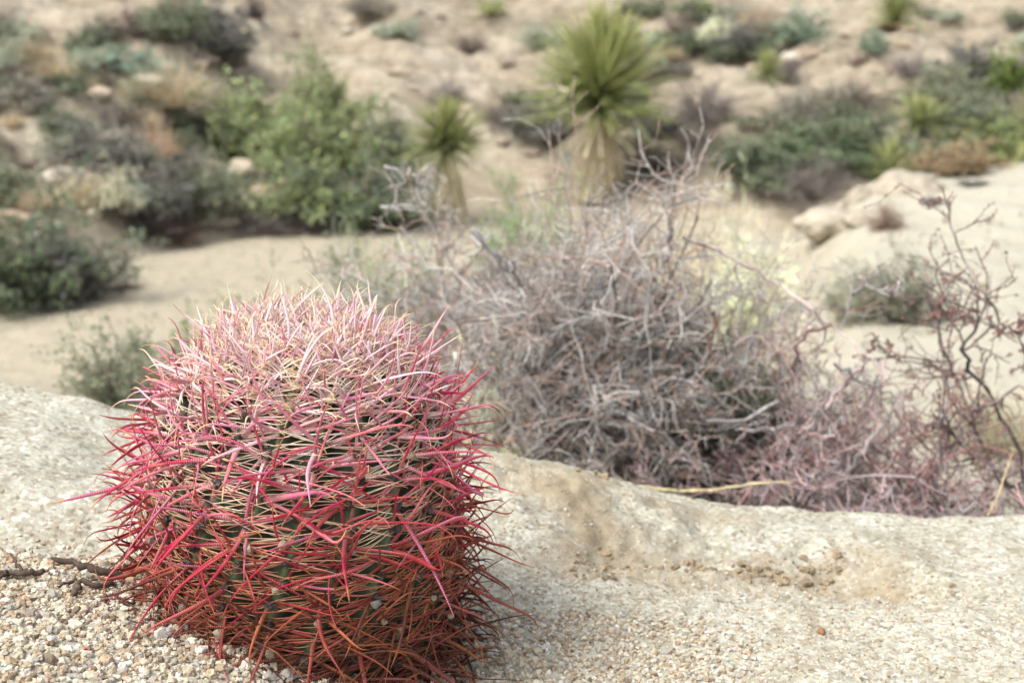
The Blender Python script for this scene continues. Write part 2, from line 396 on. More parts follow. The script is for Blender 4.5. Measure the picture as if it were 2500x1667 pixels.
# areoles along the ribs
fine = np.linspace(-R(70), R(88.5), 1500); fr, fz = prof(fine)
arc = np.concatenate([[0], np.cumsum(np.hypot(np.diff(fr), np.diff(fz)))])
apos, anrm, aup, alat, ah, ar_ = [], [], [], [], [], []
s = 0; svals = []
while s < arc[-1] - .004:
    svals.append(s); s += .0235 if s < arc[-1] - .12 else .0165
svals = np.array(svals)
for kr in range(NR):
    off = (kr * .37 % 1) * .020
    for sv in svals + off:
        if sv > arc[-1]: continue
        ph = np.interp(sv, arc, fine); r1, z1 = prof(np.array(ph)); r1 = float(r1); z1 = float(z1)
        if r1 < .05 and (kr % 2): continue
        if r1 < .022 and (kr % 4): continue
        th = 2 * math.pi * kr / NR + TW * (z1 - ZC) + rng.normal() * .02
        e = .004; ra_, za_ = prof(np.array([max(ph - e, -1.5), min(ph + e, 1.5707)]))
        dr, dz = ra_[1] - ra_[0], za_[1] - za_[0]; l = math.hypot(dr, dz); dr /= l; dz /= l
        er = np.array([math.cos(th), math.sin(th), 0]); et = np.array([-math.sin(th), math.cos(th), 0])
        z1 -= .02 * math.exp(-(r1 / .035) ** 2)
        apos.append(er * r1 + np.array([0, 0, z1])); aup.append(er * dr + np.array([0, 0, dz]))
        anrm.append(er * dz - np.array([0, 0, dr])); alat.append(et); ah.append(z1); ar_.append(r1)
apos, anrm, aup, alat, ah, ar_ = map(np.array, (apos, anrm, aup, alat, ah, ar_))
NA = len(apos); hn = ah / (ZC + HU)
crown = sstep(.070, .012, ar_ * (ah > ZC) + (ah <= ZC)) ; crown_w = sstep(.158, .085, np.where(ah > ZC, ar_, .2))
print('areoles', NA)

def spine_paths(p0, d0, bend, L, K, hook, hookdir):
    """integrate a direction that turns by bend and hooks at the tip"""
    N = len(p0); P = np.zeros((N, K, 3)); P[:, 0] = p0; d = d0
    ts = np.linspace(0, 1, K) ** .85
    for k in range(1, K):
        t = ts[k]; dt = ts[k] - ts[k - 1]
        dd = unit(d0 + bend * t + hookdir * (hook * max(0, (t - .72) / .28) ** 1.6)[:, None] if False else d0 + bend * t + hookdir * hook[:, None] * max(0, (t - .70) / .30) ** 1.6)
        P[:, k] = P[:, k - 1] + dd * (L * dt)[:, None]
    return P
def lerp(a, b, t): return a * (1 - t) + b * t
KC = 15
# colours of a thick spine at height h (0 foot, 1 crown)
def thick_colours(h, cw, K, dead):
    N = len(h); t = np.linspace(0, 1, K)[None, :, None]
    mid_low = srgb(128, 66, 46); mid_lo2 = srgb(152, 62, 52); mid_mid = srgb(172, 30, 58); mid_top = srgb(220, 132, 156); pale = srgb(246, 214, 222)
    H = h[:, None]
    xs = np.array([.05, .24, .37, .50, .73, .83, .91]); st = np.stack([srgb(96, 52, 38), mid_low, mid_lo2, mid_mid, srgb(188, 40, 78), mid_top, pale])
    hj = np.clip(h + rng.normal(0, .055, N), 0, 1)
    m = np.stack([np.interp(hj, xs, st[:, i]) for i in range(3)], -1)
    top = np.stack([np.interp(hj, [0, .3, .6, .8, 1], [srgb(62, 44, 36)[i], srgb(176, 98, 58)[i], srgb(206, 126, 74)[i], srgb(232, 184, 130)[i], srgb(246, 234, 204)[i]]) for i in range(3)], -1)
    root = np.stack([np.interp(hj, [0, .3, .50, .66, .80, 1], [srgb(84, 60, 48)[i], srgb(150, 88, 62)[i], srgb(168, 64, 66)[i], srgb(196, 132, 134)[i], srgb(222, 184, 182)[i], srgb(236, 208, 200)[i]]) for i in range(3)], -1)
    m = m * rng.uniform(.78, 1.18, (N, 1)); 
    lilac = (rng.random(N) < .22) & (hj > .45); m[lilac] = lerp(m[lilac], srgb(196, 120, 150)[None], .6)
    pk = (rng.random(N) < .18); m[pk] = lerp(m[pk], srgb(226, 120, 116)[None], .55)
    tn = (rng.random(N) < .30) & (hj < .50); m[tn] = lerp(m[tn], srgb(172, 104, 64)[None], .7)
    bk = (rng.random(N) < .25) & (hj < .40); m[bk] = lerp(m[bk], srgb(78, 46, 38)[None], .7)
    dk = (rng.random(N) < .10 * (hj < .5)); m[dk] *= .45; top[dk] *= .25
    c = lerp(root[:, None], m[:, None], sstep(.05, .42 , t + .0 * H[..., None]))
    ts0 = (rng.uniform(.76, .95, N) - .16 * sstep(.72, 1, h))[:, None, None]
    c = lerp(c, np.broadcast_to(top[:, None], c.shape), sstep(ts0, ts0 + .10, t))
    # growth bands
    ph = rng.uniform(0, 9, N)[:, None, None]; nb = rng.uniform(6, 13, N)[:, None, None]
    band = (np.sin(t * nb * 2 + ph) > .82)
    c = np.where(band & (t > .1) & (t < .8), lerp(c, top[:, None] * .5 + m[:, None] * .5, .45), c)
    return c
# central spines: per areole up, down (broad, hooked), left and right, some extra
cp0, cd0, cb, cL, cw_, chk, chd, cH, cCW, cref = [], [], [], [], [], [], [], [], [], []
def add_c(i, du, dl, dn, L, wd, bu=0, bl=0, bn=0, hook=0, hu=-1, hn_=0):
    n, u, l = anrm[i], aup[i], alat[i]
    cp0.append(apos[i] - n * .003 + u * du * .004 + l * dl * .004); cd0.append(unit(u * du + l * dl + n * dn))
    cb.append(u * bu + l * bl + n * bn); cL.append(L); cw_.append(wd); chk.append(hook)
    chd.append(unit(u * hu + n * hn_ - n * .2)); cH.append(hn[i]); cCW.append(crown_w[i]); cref.append(unit(n + .25 * rng.normal(size=3)))
for i in range(NA):
    j = lambda s=.18: rng.normal() * s
    c = crown_w[i]; lo = float(sstep(.42, .12, hn[i])); sc = rng.uniform(.8, 1.2) * (1 - .22 * c)
    if ah[i] < -.05 and rng.random() < .3: continue
    wk = rng.uniform(.7, 1.15)
    # upper
    add_c(i, .85 + j(), j(.35), .50 + .5 * c + j(), .070 * sc, .0020 * wk, bn=-.2 + j(), bu=.1 - .3 * lo, bl=j(.3), hook=rng.random() * .9)
    # lower, broad, often hooked
    if rng.random() < .85:
        add_c(i, -.30 + .6 * c + j(.3), j(.7), .80 + j(), .082 * sc * rng.uniform(.8, 1.25), (.0038 if rng.random() < .3 else .0028) * wk * (1 - .2 * c), bu=-.25 + .5 * c + j(.35), bl=j(.55), hook=rng.uniform(0, 2.0) * (1 - .6 * c), hn_=-.5, hu=-1 if rng.random() < .75 else 1)
    for sg in (-1, 1):
        if rng.random() < .93:
            add_c(i, .10 * (1 - lo) + j(.26), sg * (1.0 + j(.15)) * (1 - .35 * c), .42 + .35 * c + abs(j(.25)), .082 * sc * rng.uniform(.8, 1.2), .0019 * wk, bl=sg * .05 + j(.3), bn=-.45 + j(.35), bu=j(.42), hook=rng.random() * 1.2)
    if rng.random() < .55 * (1 - .5 * c):
        add_c(i, j(.6), (1 if rng.random() < .5 else -1) * (.7 + j(.3)), .75 + j(.25), .084 * sc, .0024 * wk, bl=j(.5), bn=-.3 + j(.3), bu=j(.5), hook=rng.random() * 1.6, hu=1 if rng.random() < .4 else -1)
    # more lateral spines, slimmer, that lace the ribs together
    for q in range(int(rng.random() < .22 + .7 * lo + c) + int(rng.random() < .5 * lo + c)):
        sg = 1 if rng.random() < .5 else -1
        add_c(i, j(.35) + .25 * c, sg * (1.0 + j(.2)) * (1 - .45 * c), .30 + .55 * c + abs(j(.2)), .070 * sc * rng.uniform(.8, 1.25), .00125 * rng.uniform(.8, 1.2), bl=j(.2), bn=-.32 + j(.2), bu=j(.25), hook=rng.random() * .6)
    if rng.random() < .35 + .9 * c:
        add_c(i, j(.6) + .3 * c, j(.8), .9 + j(.3), .064 * sc, .0016, bl=j(.3), bu=j(.3), hook=rng.random() * 1.4)
    if c > .3 and rng.random() < .9:
        add_c(i, j(.6) + .5, j(.7), .9 + j(.3), .050 * sc, .0014, bl=j(.3), bu=j(.3), hook=rng.random() * .6)
cp0, cd0, cb, cL, cw_, chk, chd, cH, cCW, cref = map(np.array, (cp0, cd0, cb, cL, cw_, chk, chd, cH, cCW, cref))
cL *= np.where(rng.random(len(cL)) < .25, 1.22, 1.04) * (1 - .14 * cCW)
CP = spine_paths(cp0, cd0, cb, cL, KC, chk, chd)
t = np.linspace(0, 1, KC)
CR = 1.08 * cw_[:, None] * (1 - t[None] ** 2.0) ** 1.0 * (.82 + .3 * np.exp(-(t[None] / .12) ** 2)) + .00025
brk = rng.random(len(CP)) < .05
for i in np.nonzero(brk)[0]:     # snapped tips
    kk = rng.integers(8, 12); CP[i, kk:] = CP[i, kk - 1] + (CP[i, kk - 1] - CP[i, kk - 2])[None] * .02 * np.arange(1, KC - kk + 1)[:, None]
# keep everything above the ground
gz = terrain(CP[..., 0] + CC[0], CP[..., 1] + CC[1]) - CC[2]
CP[..., 2] = np.maximum(CP[..., 2], gz + .002)
CCOL = thick_colours(cH, cCW, KC, None)
tocam = unit(np.array([0, 0, CAMZ])[None] - (CC[None] + CP[:, KC // 2]))
front = np.sum(unit(CP[:, KC // 2] * np.array([1, 1, .6])) * tocam, -1)
visible_size = cL * cw_ * np.clip(front - .25, 0, 1) * (cH > .08)
order = np.argsort(-visible_size); big = order[:100]; rest = order[100:]
for i in big:
    V, F, C, T = tubes(CP[i:i + 1], CR[i:i + 1], 6, cref[i:i + 1], .50, CCOL[i:i + 1])
    mesh_obj('central_spine', V, F, M_spine, cactus, C=C, T=T)
V, F, C, T = tubes(CP[rest], CR[rest], 6, cref[rest], .50, CCOL[rest])
tag(mesh_obj('thick_spines', V, F, M_spine, cactus, C=C, T=T), kind='stuff')
# thin radial spines spreading sideways over the grooves
rp, rd, rb, rL, rw, rH, rhd = [], [], [], [], [], [], []
for i in range(NA):
    c = crown_w[i]; n, u, l = anrm[i], aup[i], alat[i]
    for sg in (-1, 1):
        for q in range(6 if c < .35 else 9):
            e = (q - 2.6) / 2.8 * (1 if c < .35 else .75)  * (.42 + .35 * c) + rng.normal() * .08
            d = unit(l * sg * math.cos(e) + u * (math.sin(e) + .25 * c) + n * (.24 + .5 * c + .10 * rng.random()))
            rp.append(apos[i] - n * .002 + l * sg * .003 + u * e * .004); rd.append(d)
            rb.append(n * (-.38 + rng.normal() * .10) - u * e * .5 + u * rng.normal() * .12 + l * rng.normal() * .1)
            rL.append(.056 * rng.uniform(.7, 1.15) * (1 - .2 * c)); rw.append(.00084 * rng.uniform(.7, 1.25)); rH.append(hn[i]); rhd.append(u * rng.normal() + n * -.3)
rp, rd, rb, rL, rw, rH, rhd = map(np.array, (rp, rd, rb, rL, rw, rH, rhd))
KR = 7
RP = spine_paths(rp, rd, rb, rL, KR, rng.uniform(0, .8, len(rp)), rhd)
gz = terrain(RP[..., 0] + CC[0], RP[..., 1] + CC[1]) - CC[2]; RP[..., 2] = np.maximum(RP[..., 2], gz + .001)
RR_ = rw[:, None] * (1 - .8 * np.linspace(0, 1, KR)[None] ** 2)
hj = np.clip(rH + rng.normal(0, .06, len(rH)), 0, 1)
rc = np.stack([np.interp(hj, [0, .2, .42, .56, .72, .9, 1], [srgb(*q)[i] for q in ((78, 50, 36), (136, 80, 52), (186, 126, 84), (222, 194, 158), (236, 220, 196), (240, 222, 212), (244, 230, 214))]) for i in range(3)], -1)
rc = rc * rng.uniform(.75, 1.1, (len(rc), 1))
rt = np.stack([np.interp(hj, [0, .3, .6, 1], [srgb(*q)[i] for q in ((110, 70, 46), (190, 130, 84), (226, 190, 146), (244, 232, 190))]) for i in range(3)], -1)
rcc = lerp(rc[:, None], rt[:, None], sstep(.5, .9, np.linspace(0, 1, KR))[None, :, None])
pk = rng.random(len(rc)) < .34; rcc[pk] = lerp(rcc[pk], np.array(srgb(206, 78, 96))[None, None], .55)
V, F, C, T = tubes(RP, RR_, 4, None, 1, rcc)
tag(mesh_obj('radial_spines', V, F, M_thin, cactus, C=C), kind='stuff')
# woolly areole cushions
N = NA
V = IV1[None] * (1 + .25 * rng.normal(size=(N, len(IV1), 1))) * .0050
V = V + (apos + anrm * .003)[:, None]
acol = np.where((hn > .86)[:, None], srgb(214, 196, 160)[None], srgb(84, 76, 72)[None]) * rng.uniform(.4, 1.2, (N, 1))
bi = np.repeat(np.arange(N), 12); bd = unit(anrm[bi] * .8 + rng.normal(size=(len(bi), 3)) * .8)
bp = apos[bi, None] + bd[:, None] * (np.linspace(0, 1, 3)[None, :, None] * rng.uniform(.006, .013, (len(bi), 1, 1)))
bV, bF, bC, _t = tubes(bp, np.full((len(bi), 3), .0006) * np.array([1, .8, .3])[None], 3, None, 1, np.where((hn > .80)[bi, None, None], srgb(206, 190, 160)[None, None], srgb(74, 64, 58)[None, None]) * rng.uniform(.6, 1.3, (len(bi), 1, 1)) * np.ones((1, 3, 1)))
tag(mesh_obj('areole_bristles', bV, bF, M_thin, cactus, C=bC), kind='stuff')
tag(mesh_obj('areole_wool', V.reshape(-1, 3), (IF1[None] + np.arange(N)[:, None, None] * len(IV1)).reshape(-1, 3), M_thin, cactus,
         C=np.repeat(acol[:, None], len(IV1), 1).reshape(-1, 3), smooth=False), kind='stuff')

# ------------------------------------------------------------------ pebbles, twigs
def rock_mesh(seed, iv, amp=.25, fscale=1.6, flat=.75, angular=0):
    r = np.random.default_rng(seed); o = r.uniform(0, 50, 3)
    d = 1 + amp * (fbm(iv[:, 0] * fscale + o[0], iv[:, 1] * fscale + iv[:, 2] * fscale * .7 + o[1], 4, seed)
                   + fbm(iv[:, 2] * fscale + o[2], iv[:, 0] * fscale - iv[:, 1] * .6 + o[0], 4, seed + 3))
    V = iv * d[:, None]
    for _ in range(angular):
        nrm = unit(r.normal(size=3)); k = r.uniform(.62, .82); dd = V @ nrm
        V = V - np.maximum(dd - k, 0)[:, None] * nrm[None]
    V[:, 2] *= flat
    return V
def pebble(p, r, colr, label, group, seed):
    r = r * (.72 if r > .0079 else 1)
    V = rock_mesh(seed, IV1 if r < .004 else IV3, .35, 1.7, .8, 7) * r
    colr = np.asarray(colr) * .82
    C = np.repeat(np.asarray(colr)[None], len(V), 0) * (1 + .25 * fbm(V[:, 0] / r * 3, V[:, 1] / r * 3 + V[:, 2] / r, 2, seed))[:, None]
    o = mesh_obj('pebble', V, IF1 if r < .004 else IF3, M_grain, C=C, smooth=False)
    o.location = [float(v) for v in p]; o.rotation_euler = (0, 0, seed * 1.3)
    tag(o, label, 'pebble', group); return o
def on_near(px, py):
    return ground_hit(px, py, 1.0, 2.2)
for k, (px, py, r, cl, lb) in enumerate([
    (72, 1508, .013, srgb(150, 140, 126), 'dark grey angular pebble on the gravel at the left edge'),
    (118, 1512, .009, srgb(166, 158, 146), 'small grey pebble just right of the darker pebble at the left edge'),
    (45, 1572, .011, srgb(196, 190, 178), 'pale flat pebble in the gravel near the lower left corner'),
    (395, 1556, .013, srgb(206, 200, 190), 'chunky whitish pebble on gravel below the cactus, beside a curled dark spine'),
    (262, 1622, .011, srgb(188, 166, 138), 'tan pebble half sunk in the gravel at the bottom left'),
    (600, 1632, .012, srgb(210, 206, 196), 'big pale pebble on the bottom edge under the cactus'),
    (200, 1496, .009, srgb(200, 188, 168), 'cream pebble on the gravel below the dead twig'),
    (2005, 1545, .008, srgb(160, 116, 84), 'lone rusty brown pebble on the pale right-hand slab'),
    (490, 1600, .010, srgb(216, 212, 200), 'white pebble in the gravel below the chunky whitish one'),
    (705, 1655, .010, srgb(188, 184, 176), 'grey white pebble at the bottom edge beside the cactus foot')]):
    pebble(on_near(px, py) + [0, 0, r * .3], r, cl, lb, 'pebbles on the gravel', k + 3)
# grit lodged among the spines
kk = 0
for i in rng.permutation(NA):
    if kk >= 24: break
    f = np.dot(anrm[i], unit(np.array([0, 0, CAMZ]) - CC - apos[i]))
    if f < .35 or hn[i] > .62 + (.2 if kk % 6 == 0 else 0) or hn[i] < .10: continue
    pebble(CC + apos[i] + anrm[i] * rng.uniform(.008, .018) + alat[i] * rng.normal() * .012, rng.uniform(.0030, .0062), GCOL[[0, 2, 3, 5][rng.integers(0, 4)]] * .8,
           'small pale pebble caught among the lower cactus spines', 'pebbles caught in the cactus spines', 40 + kk); kk += 1

def polytube(pts, r0, r1, colr, S=6, K=None, jit=0, seed=1):
    pts = np.array(pts, float); d = np.concatenate([[0], np.cumsum(np.linalg.norm(np.diff(pts, axis=0), axis=1))]); d /= d[-1]
    K = K or len(pts) * 4; tt = np.linspace(0, 1, K)
    P = np.stack([np.interp(tt, d, pts[:, i]) for i in range(3)], -1)
    r = np.random.default_rng(seed); P += r.normal(size=P.shape) * jit
    RD = (r0 + (r1 - r0) * tt) * (1 + .15 * r.normal(size=K))
    RD[-1] *= .4; RD[0] *= .6
    V, F, C, T = tubes(P[None], RD[None], S, unit(r.normal(size=(1, 3))), 1, np.repeat((np.asarray(colr)[None] * r.uniform(.75, 1.2, (K, 1)))[None], 1, 0))
    return V, F, C
def g3(px, py, h=.004):
    p = on_near(px, py); return p + [0, 0, h]
dk = srgb(74, 64, 56)
tw = [polytube([g3(300, 1432, .012), g3(240, 1424, .016), g3(180, 1410, .018), g3(128, 1402, .02)], .0052, .0034, dk, jit=.0012, seed=1),
      polytube([g3(285, 1440, .006), g3(230, 1446, .008), g3(190, 1436, .010), g3(140, 1450, .008)], .0034, .0015, dk * 1.3, jit=.001, seed=2),
      polytube([g3(195, 1440, .010), g3(182, 1462, .006), g3(170, 1480, .004)], .0046, .0018, dk * 1.6, jit=.001, seed=3)]
V, F, C = join(tw); tag(mesh_obj('dead_twig', V, F, M_twig2, C=C), 'dark gnarled dead twig lying left of the cactus foot', 'twig')
tw = [polytube([g3(110, 1420, .012), g3(60, 1424, .012), g3(20, 1416, .01), g3(-40, 1424, .008)], .0040, .0024, dk * 1.4, jit=.001, seed=4),
      polytube([g3(60, 1424, .010), g3(42, 1408, .02), g3(30, 1400, .026)], .0024, .001, dk * 1.2, jit=.001, seed=5),
      polytube([g3(20, 1416, .010), g3(0, 1432, .01), g3(-30, 1440, .006)], .0024, .001, dk * 1.2, jit=.001, seed=6)]
V, F, C = join(tw); tag(mesh_obj('dead_twig', V, F, M_twig2, C=C), 'broken brown twig at the left edge, beyond the gnarled dead twig', 'twig')
for k, (a1, lb) in enumerate([([(412, 1522), (402, 1545), (420, 1570), (450, 1562)], 'curled dark fallen spine on the gravel below the cactus'),
                              ([(450, 1530), (500, 1528), (545, 1545)], 'short straight grey fallen spine close under the cactus'),
                              ([(590, 1600), (625, 1602), (650, 1610)], 'dark fallen spine on gravel nearest the bottom edge'),
                              ([(205, 1600), (222, 1592)], 'tiny red fallen spine on the gravel at lower left'),
                              ([(345, 1505), (300, 1478), (260, 1462)], 'long thin brown fallen spine between the dead twig and the cactus')]):
    V, F, C = polytube([g3(x, y, .005) for x, y in a1], .0014, .0008, srgb(150, 40, 36) if k == 3 else srgb(86, 74, 70), jit=.0004, seed=20 + k)
    tag(mesh_obj('fallen_spine', V, F, M_twig2, C=C), lb, 'spine', 'fallen spines on the gravel')

# ------------------------------------------------------------------ plant builders
def branch(P0, D0, L, R0, K, kink, up, r, taper=.5):
    N = len(P0); P = np.zeros((N, K, 3)); P[:, 0] = P0; d = D0.copy()
    for k in range(1, K):
        d = unit(d + r.normal(size=(N, 3)) * kink + np.array([0, 0, up])[None])
        P[:, k] = P[:, k - 1] + d * (L / (K - 1))[:, None]
    RD = R0[:, None] * (1 - (1 - taper) * np.linspace(0, 1, K)[None])
    return P, RD
def children_of(P, RD, n, lr, spread, r, t0=.25, rr=.6, out=.35, parentL=None):
    """n side shoots for each parent polyline"""
    N, K, _ = P.shape
    pi = np.repeat(np.arange(N), n); t = t0 + (1 - t0) * r.random(len(pi)); f = t * (K - 1); k = np.minimum(f.astype(int), K - 2); fr = (f - k)[:, None]
    a = P[pi, k]; b = P[pi, k + 1]; p = a * (1 - fr) + b * fr
    d = unit(unit(b - a) + r.normal(size=(len(pi), 3)) * spread)
    L = np.linalg.norm(P[:, -1] - P[:, 0], axis=1)[pi] * lr * r.uniform(.5, 1.3, len(pi))
    return p, d, L, RD[pi, k] * rr, t
def leaves_on(P, n, size, r, lw=.4, spread=1.0, t0=.2):
    N, K, _ = P.shape
    pi = np.repeat(np.arange(N), n); t = t0 + (1 - t0) * r.random(len(pi)); f = t * (K - 1); k = np.minimum(f.astype(int), K - 2); fr = (f - k)[:, None]
    p = P[pi, k] * (1 - fr) + P[pi, k + 1] * fr
    return leaf_quads(p, unit(unit(P[pi, k + 1] - P[pi, k]) + r.normal(size=(len(pi), 3)) * spread), size * r.uniform(.6, 1.3, len(pi)), r, lw)
def leaf_quads(p, d, s, r, lw):
    w = unit(np.cross(d, r.normal(size=d.shape)))
    s = np.asarray(s)[:, None]
    V = np.stack([p, p + d * s * .5 + w * s * lw * .5, p + d * s, p + d * s * .5 - w * s * lw * .5], 1)
    F = np.arange(len(p) * 4).reshape(-1, 4)
    return V.reshape(-1, 3), F
def fan_dirs(n, r, elmin, elmax):
    az = r.uniform(0, 2 * math.pi, n); s = r.uniform(math.sin(R(elmin)), math.sin(R(elmax)), n); c = np.sqrt(1 - s * s)
    return np.stack([c * np.cos(az), c * np.sin(az), s], -1)

def proto_shrub(kind, seed):
    """unit shrub: about 1 wide and 1 high, foot at the origin -> list of (name, V, F, C, mat)"""
    r = np.random.default_rng(seed); out = []
    ns = {'twiggy': 50, 'dense': 46}.get(kind, 34); dn = kind == 'dense'; kind = 'leafy' if dn else kind
    D = fan_dirs(ns, r, 8, 86); L = 1.0 / np.sqrt((D[:, 0] ** 2 + D[:, 1] ** 2) / .25 + D[:, 2] ** 2) * r.uniform(.62, .98, ns)
    lob = 1 + .28 * np.sin(np.arctan2(D[:, 1], D[:, 0]) * 3 + r.uniform(0, 6)); L = L * lob
    P0 = np.stack([r.normal(size=ns) * .04, r.normal(size=ns) * .04, np.full(ns, -.03)], -1)
    P1, R1 = branch(P0, D, L, np.full(ns, .011), 7, .16, .03, r)
    p, d, l, rd, t = children_of(P1, R1, 9 if dn else 7, .42, .55, r, .25)
    P2, R2 = branch(p, d, l, rd, 5, .25, .05, r)
    p, d, l, rd, t = children_of(P2, R2, 6 if dn else (5 if kind != 'twiggy' else 7), .6, .7, r, .2)
    P3, R3 = branch(p, d, l, rd, 4, .3, .05, r)
    bc = lambda P, lo=.7, hi=1.15: np.repeat(np.ones((1, 1, 3)), len(P), 0) * r.uniform(lo, hi, (len(P), 1, 1)) * np.ones((1, P.shape[1], 1))
    A = [tubes(P1, R1, 4, None, 1, bc(P1))[:3], tubes(P2, R2, 3, None, 1, bc(P2))[:3]]
    B = tubes(P3, R3 * (.8 if kind != 'twiggy' else 1.1), 3, None, 1, bc(P3))[:3]
    if kind == 'twiggy': A.append(B)
    V, F, C = join(A)
    V[:, 2] = np.maximum(V[:, 2], -.05); out.append(('stems', V, F, C, 't'))
    if kind != 'twiggy':
        if kind == 'leafy': n3, sz, lw, sprd = (8, .030, .42, 1.0) if dn else (7, .052, .45, 1.0)
        elif kind == 'sage': n3, sz, lw, sprd = 7, .042, .5, .8
        elif kind == 'broom': n3, sz, lw, sprd = 6, .10, .10, .35
        V, F = leaves_on(P3, n3, sz, r, lw, sprd)
        nl = len(F); c = np.ones((nl, 3)) * r.uniform(.55, 1.3, (nl, 1)); c[:, 0] *= r.uniform(.85, 1.15, nl); c[:, 2] *= r.uniform(.8, 1.1, nl)
        # clumps: whole branches of fresher or duller leaf
        br = np.repeat(np.arange(len(P3)) // (6 if dn else 5), n3); bt = r.uniform(.72, 1.28, br.max() + 1)[br]; c *= bt[:, None]
        V = V.copy(); V[:, 2] = np.maximum(V[:, 2], 0)
        out.append(('leaf_or_bud', V, F, np.repeat(c, 4, 0), 'l'))
    return out
def proto_straw(seed, n=900):
    r = np.random.default_rng(seed)
    D = fan_dirs(n, r, 25, 88); P0 = np.stack([r.normal(size=n) * .10, r.normal(size=n) * .10, np.zeros(n)], -1)
    L = .95 / np.sqrt((D[:, 0] ** 2 + D[:, 1] ** 2) / .30 + D[:, 2] ** 2) * r.uniform(.4, 1.05, n)
    P, RD = branch(P0, D, L, r.uniform(.003, .007, n), 5, .10, -.02, r, .25)
    c = np.ones((n, 5, 3)) * r.uniform(.65, 1.25, (n, 1, 1))
    V, F, C, T = tubes(P, RD, 3, None, 1, c)
    return [('blades', V, F, C, 'l')]
protos = {}
def get_proto(kind, k):
    key = (kind, k)
    if key not in protos:
        pr = proto_straw(900 + k) if kind == 'straw' else proto_shrub(kind, 100 + k * 7 + len(kind))
        protos[key] = []
        for nm, V, F, C, mt in pr:
            o = mesh_obj(nm, V, F, M_leaf if mt == 'l' else M_twig, C=C); protos[key].append((nm, o.data, mt)); bpy.data.objects.remove(o)
    return protos[key]
V2P = 1.063
def shrub(cx, base, wd, ht, kind, leafc, stemc, label, name='shrub', cat='shrub', group='shrubs on the slope', var=0, y=None, tilt=0):
    """cx, base, wd, ht are in the photo's own scale: they set where the plant stands on the ground and how big it is"""
    px, py = cx * V2P, base * V2P
    p = ground_hit(px, py) if y is None else at(px, py, y)
    if y is not None: p[2] = terrain(p[0], p[1], False)
    s = px_per_m(p); w_, h_ = wd * V2P / s * 1.28, ht * V2P / s * 1.15
    root = empty(name, p, rng.uniform(0, 6.28)); root.scale = (w_, w_, h_)
    tag(root, label, cat, group)
    for nm, data, mt in get_proto(kind, var % 3):
        o = bpy.data.objects.new(nm, data); col.objects.link(o); o.parent = root
        cc = leafc if mt == 'l' else stemc
        o.color = (float(cc[0]), float(cc[1]), float(cc[2]), 1)
    return root

